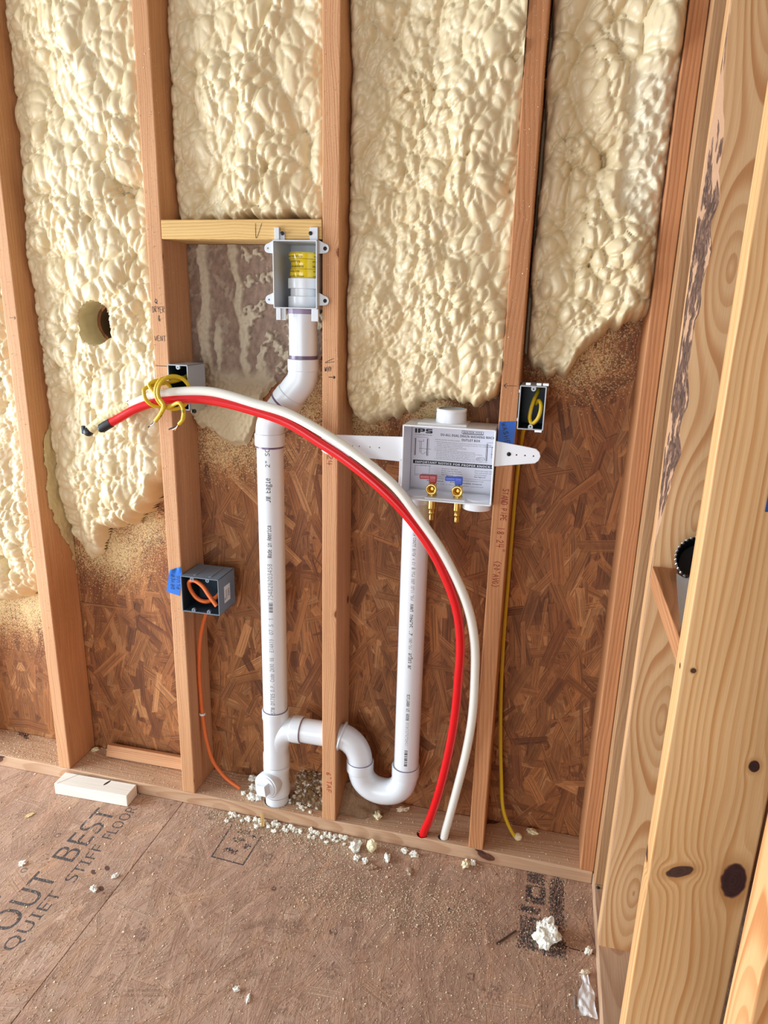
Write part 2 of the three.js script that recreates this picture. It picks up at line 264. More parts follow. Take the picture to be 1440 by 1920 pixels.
part('duct_back', boxAt(-0.68, -0.52, 1.24, 1.41, -D - 0.14, -D - 0.121), std(0x4d4336, 0.9), wallBack);

const wallRight = structure('wall_right');
const rStud = (z0, z1, mat, u0, v0, x0 = RX) => part('stud', lumber(x0, x0 + 0.14, PH, TOPY, z0, z1, 1, u0, v0, 0.003), mat, wallRight);
rStud(0.0, 0.040, woodMat(plateTex, 0.75, 0.0006, 0xf4e6cc), 0.3, 0.1);
part('bottom_plate', lumber(RX - 0.001, RX + 0.14, 0, PH, 0.0006, 3.2, 2, 0.41, 0.3, 0.003), mPlate, wallRight);
part('top_plate', lumber(RX, RX + 0.14, TOPY, 2.6, 0, 3.2, 2), mFirA, wallRight);
// stud with a bark-edged (waney) corner: swept section whose front left corner is cut back along part of its height
{
  const x0 = RX, x1 = RX + 0.14, z0 = 0.175, z1 = 0.215, ys = []; for (let y = PH; y <= TOPY + 1e-6; y += 0.012) ys.push(y);
  const cut = (y) => 0.0018 + 0.024 * sst(0.97, 1.12, y) * (1 - sst(1.55, 1.80, y)) * (0.8 + 0.3 * n2(y * 9, 3)) + 0.0012 * n2(y * 40, 1) * sst(0.97, 1.1, y);
  const sec = (y) => { const c = cut(y); return [[x0, z0], [x0, z1 - Math.min(0.034, c * 1.35)], [x0 + c * 0.9, z1], [x1, z1], [x1, z0]]; };
  const strip = (a, b) => { const P = []; for (let i = 0; i + 1 < ys.length; i++) { const s = sec(ys[i]), t = sec(ys[i + 1]), A = [s[a][0], ys[i], s[a][1]], B = [s[b][0], ys[i], s[b][1]], C = [t[b][0], ys[i + 1], t[b][1]], E = [t[a][0], ys[i + 1], t[a][1]]; P.push(...A, ...B, ...C, ...A, ...C, ...E); } const g = new THREE.BufferGeometry(); g.setAttribute('position', new THREE.Float32BufferAttribute(P, 3)); g.computeVertexNormals(); return g; };
  const cap = (y) => { const s = sec(y), P = []; for (let i = 1; i < 4; i++) P.push(s[0][0], y, s[0][1], s[i][0], y, s[i][1], s[i + 1][0], y, s[i + 1][1]); const g = new THREE.BufferGeometry(); g.setAttribute('position', new THREE.Float32BufferAttribute(P, 3)); g.computeVertexNormals(); return g; };
  const g = mergeGeometries([strip(0, 1), strip(2, 3), strip(3, 4), strip(4, 0), cap(PH), cap(TOPY)]);
  const body = part('stud', lumberUV(g, 1, -RX, 0), mPineA, wallRight, 'knotty pine stud with a bark-stained edge');
  const [c, x] = canvas(128, 1024), r = mulberry(8);
  x.fillStyle = rgb(196, 152, 118); x.fillRect(0, 0, 128, 1024);
  for (let k = 0; k < 5200; k++) { const v = r(), y = 0.9 + v * 0.95, u = r(), dark = (n2(u * 2.2 + 3, y * 9) + n2(u * 5, y * 21) * 0.6) > lerp(0.75, -0.35, sst(0.95, 1.15, y) * (1 - sst(1.5, 1.72, y))); if (!dark) continue; const m = rr(0.7, 1.3, r); x.fillStyle = rgb(96 * m, 68 * m, 54 * m, rr(0.4, 0.9, r)); x.beginPath(); x.ellipse(u * 128, 1024 - v * 1024, rr(2, 7, r), rr(3, 13, r), 0, 0, 7); x.fill(); }
  for (let k = 0; k < 500; k++) { x.fillStyle = rgb(206, 166, 138, rr(0.2, 0.5, r)); x.fillRect(r() * 128, r() * 1024, rr(2, 7, r), rr(3, 16, r)); }
  const w = strip(1, 2), p = w.attributes.position, uv = new Float32Array(p.count * 2); for (let i = 0; i < p.count; i++) { uv[i * 2] = (i % 6 === 1 || i % 6 === 2 || i % 6 === 4) ? 0.98 : 0.02; uv[i * 2 + 1] = (p.getY(i) - 0.9) / 0.95; }
  w.setAttribute('uv', new THREE.BufferAttribute(uv, 2)); const bt = canvasTex(c);
  part('bark_edge', w, new THREE.MeshStandardMaterial({ map: bt, bumpMap: bt, bumpScale: 0.002, roughness: 0.85 }), body, 'dark bark-stained wane');
}
rStud(0.532, 0.572, mPineB, -RX, 0);
rStud(0.952, 1.006, woodMat(pineTexA, 0.6, 0.0004, 0xfff2e2), -RX + 0.02, 0.7);
for (const z of [1.36, 1.77, 2.17, 2.58, 2.98]) rStud(z, z + SW, mFirA, rr(0, 1), rr(0, 2));
part('blocking', lumber(RX + 0.001, RX + 0.14, 0.894, 0.931, 0.2155, 0.5315, 2, 0.55, 0.7, 0.002), mFirB, wallRight, 'rough block between two partition studs used as a shelf');

// shell of the rest of the room, with the openings that the daylight comes through
const mShell = std(0xa9a7a2, 0.9);
const ceiling = structure('ceiling'); part('ceiling_board', lumber(-3.0, 3.0, 2.6, 2.62, -0.14, 4.2, 0), mShell, ceiling);
const wallLeft = structure('wall_left');
for (const [y0, y1, z0, z1] of [[0, 2.6, -0.12, 0.0], [2.05, 2.6, 0.0, 1.9], [0, 2.6, 1.9, 4.2]]) part('wall_board', lumber(-2.75, -2.6, y0, y1, z0, z1, 1), mShell, wallLeft);
const wallFront = structure('wall_front');
for (const [x0, x1, y0, y1] of [[-2.6, -1.7, 0, 2.6], [0.5, 3, 0, 2.6], [-1.7, 0.5, 2.05, 2.6]]) part('wall_board', lumber(x0, x1, y0, y1, 4.0, 4.15, 0), mShell, wallFront);
const wallFarRight = structure('wall_far_right'); part('wall_board', lumber(2.9, 3.0, 0, 2.6, -0.12, 4.0, 2), mShell, wallFarRight);
// ------------------------------------------------------------------ spray foam: one lumpy mass in each stud bay
const mFoam = new THREE.MeshPhysicalMaterial({ color: 0xffffff, vertexColors: true, roughness: 0.38, clearcoat: 0.15, clearcoatRoughness: 0.35, side: THREE.DoubleSide });
// overlapping rounded lobes on a jittered lattice; the highest lobe wins, so creases form where lobes meet
function lobes(seed, step, o = {}) {
  const hash = (i, j, k) => { let a = Math.imul(i + 1013, 374761393) ^ Math.imul(j + 977, 668265263) ^ Math.imul(k + seed * 31 + 7, 974711); a = Math.imul(a ^ (a >>> 13), 1274126177); return ((a ^ (a >>> 16)) >>> 0) / 4294967296; };
  const cache = new Map(), sy = step * (o.tall || 1.25);
  const cell = (i, j) => { const key = i * 4096 + j; let c = cache.get(key); if (!c) { const big = 0.72 + 0.45 * hash(i, j, 3) ** 1.5, a = (hash(i, j, 4) - 0.5) * (o.turn || 1.1); c = { x: (i + 0.5 + (hash(i, j, 0) - 0.5) * 0.9) * step, y: (j + 0.5 + (hash(i, j, 1) - 0.5) * 0.9) * sy, rx: step * big * (0.85 + 0.25 * hash(i, j, 5)), ry: sy * big * (0.85 + 0.75 * hash(i, j, 6)), ca: Math.cos(a), sa: Math.sin(a), lift: hash(i, j, 2) * (o.lift ?? 0.7) }; cache.set(key, c); } return c; };
  return (x, y) => {
    const ci = Math.floor(x / step), cj = Math.floor(y / sy); let best = -0.25, next = -0.25;
    for (let j = cj - 2; j <= cj + 2; j++) for (let i = ci - 2; i <= ci + 2; i++) {
      const c = cell(i, j), dx = x - c.x, dy = y - c.y, p = (dx * c.ca + dy * c.sa) / c.rx, q = (-dx * c.sa + dy * c.ca) / c.ry, e = 1 - p * p - q * q;
      if (e > 0) { const v = c.lift + Math.sqrt(e) * (0.6 + 0.4 * Math.sqrt(e)) - 0.25; if (v > best) { next = best; best = v; } else if (v > next) next = v; }
    }
    return best - (o.crease ?? 0.3) * Math.exp(-(best - next) * 9);
  };
}
function foamBay(o) {
  const L1 = lobes(o.seed, 0.052, { lift: 0.5, tall: 1.3, crease: 0.25 }), L2 = lobes(o.seed + 50, 0.0255, { lift: 0.45, turn: 1.5, tall: 1.2, crease: 0.42 }), L3 = lobes(o.seed + 90, 0.0125, { lift: 0.4, turn: 2.2 });
  const w = o.x1 - o.x0, relief = (x, y) => {
    const wx = x + n2(x * 9 + o.seed, y * 7) * 0.007 + n2b(x * 26, y * 22) * 0.0016, wy = y + n2(x * 8 + 50, y * 8 + o.seed) * 0.009 + n2b(x * 26 + 9, y * 22) * 0.0016;
    const mix = o.fine ? o.fine(x, y) : 0.25, m2 = sst(-0.5, 0.7, n2(x * 6 + 3 * o.seed, y * 4));
    const torn = o.torn ? o.torn(x, y) : 0;
    let v = L1(wx, wy) * 0.0215 * (o.big || 1) * (1 - torn * 0.7) + L2(wx, wy) * 0.0150 * (o.mid || 1) * (0.5 + 0.6 * m2) * (1 - torn * 0.6) + L3(wx + 0.3, wy) * 0.0055 * mix;
    v += n2b(x * 3.3 + o.seed, y * 2.1) * 0.014 - 0.014;
    if (torn) v += torn * (Math.abs(n2(x * 24, y * 16)) * 0.014 + n2(x * 60, y * 45) * 0.003 + n2b(x * 170, y * 160) * 0.0013);
    return v;
  };
  const h = (x, y) => {
    const e = y - (lerpTable(o.bottom, x) + n2(x * 22, o.seed) * 0.012 + n2b(x * 60, o.seed) * 0.004);
    if (e < -0.004) return null;
    if (o.hole) { const dx = x - o.hole[0], dy = y - o.hole[1]; if (Math.hypot(dx, dy) < o.hole[2] - 0.0005) return null; }
    const t = clamp(e / (o.round || 0.05)), rim = Math.sqrt(Math.max(0, 1 - (1 - t) * (1 - t)));
    const gl = clamp((x - o.x0 - (o.gap || 0) * (0.6 + 0.6 * n2(y * 7, 4))) / 0.03), gr = clamp((o.x1 - x) / 0.022);
    const side = Math.sqrt(1 - (1 - gl) * (1 - gl)) * 0.42 + 0.58, sideR = Math.sqrt(1 - (1 - gr) * (1 - gr)) * (o.rightDrop ?? 0.2) + 1 - (o.rightDrop ?? 0.2);
    if (o.gap && gl <= 0) return 0.002;
    const f = (x - o.x0) / w;
    return Math.max(0.0015, (o.depth(f, y) + relief(x, y)) * rim * side * sideR);
  };
  const col = (x, y, t) => { const v = n2(x * 4 + 11, y * 3 + o.seed) * 0.5 + n2b(x * 18, y * 15) * 0.25, k = o.torn ? o.torn(x, y) : 0; return [lerp(0.80, 0.76, 0.5 + v * 0.5) + k * 0.0, lerp(0.675, 0.595, 0.5 + v * 0.5) + k * 0.035, lerp(0.445, 0.345, 0.5 + v * 0.5) + k * 0.075]; };
  const g = sheet(o.x0 + 0.0008, o.x1 - 0.0008, o.y0, 2.5, 0.0031, h, (x, y, t) => [x, y, -D + 0.0006 + t], col);
  const m = solo('spray_foam', g, mFoam, o.label, 'insulation', 'spray foam in the stud bays');
  if (o.hole) {
    const [hx, hy, R] = o.hole, P = [], C = [], I = [], N = 72;
    for (let k = 0; k <= N; k++) { const a = k / N * Math.PI * 2, ca = Math.cos(a), sa = Math.sin(a); const front = (h(hx + ca * (R + 0.002), hy + sa * (R + 0.002)) ?? 0.08);
      for (let q = 0; q <= 8; q++) { const rad = R + (q === 8 ? 0.0022 : n2(a * 2, q * 0.4) * 0.0012); P.push(hx + ca * rad, hy + sa * rad, -D + 0.0006 + front * q / 8); C.push(0.80, 0.68, 0.43); } }
    for (let k = 0; k < N; k++) for (let q = 0; q < 8; q++) { const a = k * 9 + q, b = a + 9; I.push(a, b, b + 1, a, b + 1, a + 1); }
    const c = new THREE.BufferGeometry(); c.setAttribute('position', new THREE.Float32BufferAttribute(P, 3)); c.setAttribute('color', new THREE.Float32BufferAttribute(C, 3)); c.setIndex(I); c.computeVertexNormals();
    part('hole_lining', c, mFoam, m, 'smooth round hole bored through the foam');
  }
  return m;
}
foamBay({ seed: 1, x0: SX[0] + SW, x1: SX[1], y0: 0.42, bottom: [[-1.2, 0.5], [-1.0, 0.52], [-0.9, 0.56], [-0.82, 0.62]], round: 0.16, depth: (f, y) => 0.085, fine: () => 0.7, label: 'cream spray foam left of the leftmost stud, cut by the picture edge' });
foamBay({ seed: 2, x0: SX[1] + SW, x1: SX[2], y0: 0.6, bottom: [[-0.80, 0.80], [-0.755, 0.70], [-0.73, 0.665], [-0.69, 0.70], [-0.652, 0.772], [-0.567, 0.805], [-0.508, 0.845], [-0.455, 0.93], [-0.42, 0.97]], round: 0.045,
  depth: (f, y) => lerp(0.052, 0.088, sst(0, 0.6, f)) * (0.2 + 0.8 * sst(0.67 - 0.1 * f, 1.0 - 0.12 * f, y)) , rightDrop: 0.15, hole: [-0.598, 1.327, 0.052], label: 'cream spray foam with a round vent hole bored through it' });
foamBay({ seed: 3, x0: SX[2] + SW, x1: SX[3], y0: 1.553, bottom: [[-0.4, 1.556], [0, 1.556]], round: 0.02, depth: (f, y) => lerp(0.048, 0.085, sst(0.05, 0.6, f)), rightDrop: 0.35, label: 'cream spray foam above the short horizontal block' });
foamBay({ seed: 4, x0: SX[3] + SW, x1: SX[4], y0: 1.07, bottom: [[0.03, 1.15], [0.041, 1.14], [0.093, 1.112], [0.157, 1.13], [0.219, 1.165], [0.292, 1.175], [0.34, 1.172], [0.386, 1.198], [0.402, 1.228]], round: 0.035,
  depth: (f, y) => 0.062 + 0.042 * sst(0.35, 0.85, f), rightDrop: 0.05, fine: (x, y) => 0.25 + 1.0 * sst(0.02, 0.12, x) * (1 - sst(0.24, 0.32, x)), label: 'cream spray foam ending just above the white washer outlet box' });
foamBay({ seed: 5, x0: SX[4] + SW, x1: SX[5], y0: 1.2, bottom: [[0.43, 1.30], [0.443, 1.285], [0.463, 1.251], [0.52, 1.244], [0.546, 1.268], [0.579, 1.318], [0.619, 1.348], [0.67, 1.362], [0.69, 1.37]], round: 0.04, gap: 0.010,
  depth: (f, y) => lerp(0.05, 0.102, sst(0.25, 0.9, f)), big: 1.6, mid: 1.3, torn: (x, y) => sst(0.585, 0.61, x) * sst(1.54, 1.58, y + (x - 0.63) * 0.6) * (1 - sst(1.80, 1.83, y)), rightDrop: 0.25, fine: () => 0.35, label: 'cream spray foam in the narrow bay by the corner, torn along its right edge' });

// thin foam film left on the side of the leftmost stud and smears near the floor of the bays
const filmColor = (x, y) => { const v = n2(x * 30, y * 30) * 0.03; return [0.76 + v, 0.63 + v, 0.37 + v]; };
solo('foam_film', sheet(-0.118, -0.03, 0.62, 1.25, 0.003, (z, y) => { const lim = -0.035 - 0.075 * (1 - sst(0.64, 0.86, y)) - 0.05 * sst(1.0, 1.1, y) + n2(z * 30, y * 18) * 0.006; return z > lim + 0 * y ? null : 0.0012 + 0.002 * Math.max(0, n2(z * 50, y * 40)); }, (z, y, t) => [SX[1] + SW + t, y, z], filmColor), mFoam, 'thin foam film on the side of the leftmost stud', 'insulation');

// scraped strip of sheathing where the foam was cut away around the vent box
{
  const bot = [[-0.385, 1.09], [-0.36, 1.07], [-0.30, 1.04], [-0.24, 1.03], [-0.215, 1.07], [-0.19, 1.15], [-0.17, 1.18], [-0.10, 1.23], [-0.04, 1.265], [0, 1.28]];
  const residue = (x, y) => {
    const wx = x + n2(x * 8, y * 9) * 0.010 + n2b(x * 40, y * 40) * 0.003;
    let m = 0;
    m = Math.max(m, 1 - sst(0.010, 0.020, Math.abs(wx + 0.342 - 0.02 * (y - 1.3))));
    m = Math.max(m, (1 - sst(0.007, 0.016, Math.abs(wx + 0.243 - 0.07 * (1.3 - y)))));
    m = Math.max(m, (1 - sst(0.004, 0.010, Math.abs(wx + 0.305 - 0.03 * (y - 1.3)))) * sst(1.36, 1.32, y));
    m = Math.max(m, sst(1.255, 1.21, y + n2(x * 16, y * 12) * 0.03 + 0.6 * Math.max(0, wx + 0.20)) * (wx < -0.16 ? 1 : 0));
    m = Math.max(m, sst(0.30, 0.5, n2(x * 19 + 3, y * 15) + 0.5 * n2b(x * 60, y * 60)) * (x > -0.24 ? 1 : 0.3));
    return clamp(m);
  };
  const g = sheet(SX[2] + SW + 0.0006, SX[3] - 0.0006, 1.0, 1.5155, 0.0026, (x, y) => { const e = y - (lerpTable(bot, x) + n2(x * 25, 9) * 0.012); if (e < 0) return null; const k = residue(x, y); return 0.004 + sst(0, 0.02, e) * (0.002 + k * (0.006 + 0.003 * n2b(x * 70, y * 60)) + 0.014 * k * sst(1.22, 1.12, y) + 0.0012 * n2(x * 140, y * 120)); },
    (x, y, t) => [x, y, -D + t], (x, y) => { const k = residue(x, y), v = 1 + 0.22 * n2(x * 55, y * 30) + 0.12 * n2b(x * 190, y * 110), low = sst(1.22, 1.12, y); return [lerp(0.26 * v, lerp(0.52, 0.66, low), k), lerp(0.172 * v, lerp(0.43, 0.54, low), k), lerp(0.125 * v, lerp(0.31, 0.34, low), k)]; });
  solo('scraped_foam_residue', g, std(0xffffff, 0.82, { vertexColors: true, side: THREE.DoubleSide }), 'pinkish scraped foam residue on the board behind the vent box', 'residue');
}
// ------------------------------------------------------------------ plumbing
const mPVC = phys(0xe6eaef, 0.28, { clearcoat: 0.35, clearcoatRoughness: 0.2 });
const mPrimer = phys(0x6f5a78, 0.4, { clearcoat: 0.3 });
const mWhitePlastic = phys(0xeceef4, 0.36, { clearcoat: 0.15 });
const mScrew = std(0x3a3d3c, 0.45, { metalness: 0.8 });
const RP = 0.0325, RF = 0.0342, RH = 0.0365, ZP = -0.040;
function screwHead(name, x, y, z, r, parent) {
  const cross = [boxAt(-r * 0.55, r * 0.55, -r * 0.13, r * 0.13, r * 0.28, r * 0.42), boxAt(-r * 0.13, r * 0.13, -r * 0.55, r * 0.55, r * 0.28, r * 0.42)].map((g) => g.translate(x, y, z));
  const s = part(name, lathe([[0, 0.3 * r], [r * 0.6, 0.28 * r], [r, 0.05 * r], [r, -0.5 * r], [0, -0.5 * r]], 20).rotateX(Math.PI / 2).translate(x, y, z), mScrew, parent);
  part('cross_slot', merge(cross), std(0x101010, 0.8), s); return s;
}
const hubRing = (y0, y1, r = RH) => [[RP - 0.002, y0], [r - 0.001, y0], [r, y0 + 0.0015], [r, y1 - 0.0015], [r - 0.001, y1], [RP - 0.002, y1]];
// straight pipe with its line of print; text runs up the pipe at azimuth az (0 = towards +x, 90 = towards +z)
function printedPipe(name, y0, y1, x, z, az, items, parent, label) {
  const len = y1 - y0, H = Math.min(2048, Math.round(len * 2700)), W = 512, px = H / len, [c, cx] = canvas(W, H), cir = 2 * Math.PI * RP;
  cx.fillStyle = '#e6eaef'; cx.fillRect(0, 0, W, H);
  const r = mulberry(items.length * 7 + Math.round(x * 1000)); for (let k = 0; k < 260; k++) { cx.strokeStyle = rgb(150, 150, 150, rr(0.04, 0.16, r)); cx.lineWidth = 1; cx.beginPath(); const X = r() * W, Y = r() * H; cx.moveTo(X, Y); cx.lineTo(X + rr(-3, 3, r), Y + rr(5, 60, r)); cx.stroke(); }
  const u = (((90 - az) / 360 + 1) % 1) * W;
  for (const [s, y, h, len2, tone, bold] of items) {
    cx.save(); cx.translate(u, H - (y - y0) * px); cx.rotate(-Math.PI / 2); cx.scale(1, (W / cir) / px);
    cx.font = `${bold ? 'bold ' : ''}${Math.round(h * px / 0.72)}px monospace`; cx.fillStyle = rgb(tone, tone, tone + 4, 0.9);
    if (s === '#') { for (let k = 0; k < 9; k++) cx.fillRect(k * len2 * px / 9, -h * px, len2 * px / 9 * (k % 3 ? 0.45 : 0.75), h * px); }
    else { const m = cx.measureText(s).width; cx.scale(len2 * px / m, 1); cx.fillText(s, 0, 0); }
    cx.restore();
  }
  const t = canvasTex(c, THREE.RepeatWrapping), g = new THREE.CylinderGeometry(RP, RP, len, 48, 1, true), p = g.attributes.position, uv = g.attributes.uv;
  // uv.x by angle measured from +x towards +z, so that print placed at az faces that way
  for (let i = 0; i < p.count; i++) { const col = i % 49; uv.setX(i, col / 48); }
  g.translate(x, (y0 + y1) / 2, z);
  return part(name, g, phys(0xffffff, 0.3, { map: t, clearcoat: 0.35, clearcoatRoughness: 0.2 }), parent, label);
}
const drain = thing('drain_pipe', 'white plastic drain stack with tee, trap and standpipe between the studs', 'pipe');
const PX = -0.146;
printedPipe('stack_pipe', 0.318, 1.066, PX, ZP, 70, [['2" SCH', 1.005, 0.011, 0.055, 60, 1], ['JM Eagle', 0.918, 0.013, 0.062, 40, 1], ['Made in America', 0.775, 0.011, 0.085, 40, 1], ['754826203458', 0.66, 0.012, 0.10, 110], ['#', 0.628, 0.010, 0.028, 60], ['1', 0.605, 0.011, 0.008, 80], ['07 S', 0.565, 0.011, 0.03, 90], ['E14A19', 0.515, 0.011, 0.038, 110], ['O.P. Code ZK90 98', 0.40, 0.011, 0.10, 95], ['ASTM D1785', 0.325, 0.011, 0.07, 70]], drain);
part('primer_ring', cyl(RP + 0.0006, RP + 0.0006, 0.007, 40, true).translate(PX, 1.0525, ZP), mPrimer, drain);
// offset of two eighth bends up to the vent box
const bend = [[PX, 1.054, ZP], [PX, 1.085, ZP], [PX + 0.003, 1.105, ZP], [PX + 0.018, 1.131, ZP], [-0.1055, 1.160, ZP], [-0.081, 1.190, ZP], [-0.064, 1.213, ZP], [-0.059, 1.236, ZP], [-0.059, 1.262, ZP]];
const lowElbow = part('elbow', sweep(bend.slice(0, 5), RF, 40, 40), mPVC, drain);
part('hub', lathe(hubRing(1.054, 1.084)).translate(PX, 0, ZP), mPVC, lowElbow);
const upElbow = part('elbow', sweep(bend.slice(4), RF + 0.0008, 40, 40), mPVC, drain);
part('hub', lathe(hubRing(1.235, 1.262)).translate(-0.059, 0, ZP), mPVC, upElbow);
const diag = (g, d) => g.rotateZ(-Math.atan2(0.0245, 0.030)).translate(-0.1055 + 0.63 * d, 1.160 + 0.775 * d, ZP);
part('hub', diag(lathe(hubRing(-0.013, 0.013)), 0.013), mPVC, upElbow);
part('primer_ring', diag(cyl(RF + 0.0012, RF + 0.0012, 0.005, 40, true), -0.0025), mPrimer, drain);
part('vent_pipe', cyl(RP, RP, 0.13, 48, true).translate(-0.059, 1.315, ZP), mPVC, drain);
part('primer_ring', cyl(RP + 0.0005, RP + 0.0005, 0.008, 40, true).translate(-0.059, 1.266, ZP), mPrimer, drain);
part('primer_ring', cyl(RP + 0.0005, RP + 0.0005, 0.012, 40, true).translate(-0.059, 1.368, ZP), phys(0x9a8aa8, 0.4), drain, 'pale violet primer stain');
// sanitary tee
const tee = part('sanitary_tee', lathe([[RP - 0.002, 0.330], [RH - 0.001, 0.330], [RH, 0.328], [RH, 0.305], [RF, 0.300], [RF, 0.200], [RH, 0.192], [RH, 0.162], [RH - 0.001, 0.160], [RP - 0.002, 0.160]]).translate(PX, 0, ZP), mPVC, drain);
part('branch', sweep([[PX + 0.002, 0.215, ZP], [PX + 0.010, 0.246, ZP], [PX + 0.032, 0.270, ZP], [PX + 0.058, 0.277, ZP], [PX + 0.078, 0.278, ZP]], RF - 0.001, 30, 36), mPVC, tee);
part('hub', lathe(hubRing(-0.013, 0.015)).rotateZ(-Math.PI / 2).translate(PX + 0.062, 0.2775, ZP), mPVC, tee);
for (const y of [0.331, 0.160]) part('primer_ring', cyl(RP + 0.0015, RP + 0.0015, 0.003, 40, true).translate(PX, y, ZP), mPrimer, drain);
part('primer_ring', cyl(RP + 0.0015, RP + 0.0015, 0.003, 40, true).rotateZ(Math.PI / 2).translate(PX + 0.0775, 0.2775, ZP), mPrimer, drain);
// cleanout tee with its plug turned to the room
const clean = part('cleanout_tee', lathe([[RP - 0.002, 0.159], [RH, 0.157], [RH, 0.142], [RF, 0.136], [RF, 0.098], [RH, 0.092], [RH, 0.066], [RH - 0.001, 0.064], [RP - 0.002, 0.064]]).translate(PX, 0, ZP), mPVC, drain);
{
  const face = (g) => g.rotateX(Math.PI / 2).rotateY(-0.22).translate(PX - 0.004, 0.113, ZP);
  part('cleanout_hub', face(lathe([[0.030, 0.0], [0.034, 0.018], [0.0365, 0.030], [0.0365, 0.046], [0.034, 0.0475], [0.031, 0.0475], [0.0305, 0.046]])), mPVC, clean);
  const plug = part('cleanout_plug', face(lathe([[0.0305, 0.040], [0.0305, 0.0495], [0.029, 0.0505], [0, 0.0505]])), mPVC, clean);
  part('wrench_square', face(boxAt(-0.0155, 0.0155, 0.05, 0.071, -0.0155, 0.0155, 0.002).rotateY(0.15)), mPVC, plug);
}
part('stub_pipe', cyl(RP, RP, 0.10, 48, true).translate(PX, 0.038, ZP), mPVC, drain);
part('primer_ring', cyl(RP + 0.0008, RP + 0.0008, 0.003, 40, true).translate(PX, 0.0625, ZP), phys(0x8d93a0, 0.5), drain);
// trap arm through the stud, trap and standpipe
part('trap_arm', cyl(RP, RP, 0.128, 48, true).rotateZ(Math.PI / 2).translate(-0.008, 0.2775, ZP), mPVC, drain);
const trapElbow = part('trap_elbow', sweep([[0.0395, 0.280, ZP], [0.056, 0.275, ZP], [0.078, 0.258, ZP], [0.091, 0.232, ZP], [0.0945, 0.205, ZP]], RF - 0.001, 40, 40), mPVC, drain);
part('rim', lathe([[0.033, -0.003], [0.0395, -0.002], [0.0395, 0.002], [0.034, 0.004]]).rotateZ(-Math.PI / 2 - 0.22).translate(0.043, 0.279, ZP), mPVC, trapElbow);
const ubend = part('trap_bend', sweep([[0.0945, 0.206, ZP], [0.0955, 0.186, ZP], [0.106, 0.156, ZP], [0.128, 0.137, ZP], [0.156, 0.131, ZP], [0.186, 0.137, ZP], [0.208, 0.156, ZP], [0.2175, 0.186, ZP - 0.003], [0.218, 0.206, ZP - 0.005]], RF, 70, 44), mPVC, drain);
part('hub', lathe(hubRing(0.186, 0.214)).translate(0.0945, 0, ZP), mPVC, ubend);
part('hub', lathe(hubRing(0.190, 0.221)).translate(0.218, 0, -0.045), mPVC, ubend);
part('primer_ring', cyl(RP + 0.002, RP + 0.002, 0.003, 40, true).translate(0.218, 0.2215, -0.045), mPrimer, drain);
part('primer_ring', cyl(RF + 0.0002, RF + 0.0002, 0.002, 40, true).translate(0.0945, 0.2148, ZP), mPrimer, drain);
printedPipe('standpipe', 0.205, 0.955, 0.2195, -0.045, 76, [['#', 0.24, 0.009, 0.05, 60], ['754826203458', 0.30, 0.010, 0.07, 150], ['Made in America', 0.375, 0.010, 0.075, 50, 1], ['JM Eagle', 0.52, 0.011, 0.045, 50, 1], ['PVC-DWV', 0.575, 0.010, 0.03, 90], ['2" SCH40 DWV', 0.612, 0.011, 0.085, 60, 1], ['PVC 1120 280 PSI', 0.705, 0.010, 0.075, 80], ['@ 73 F ASTM D2665', 0.785, 0.010, 0.08, 70], ['ASTM D1785 NSF', 0.868, 0.010, 0.075, 70]], drain);

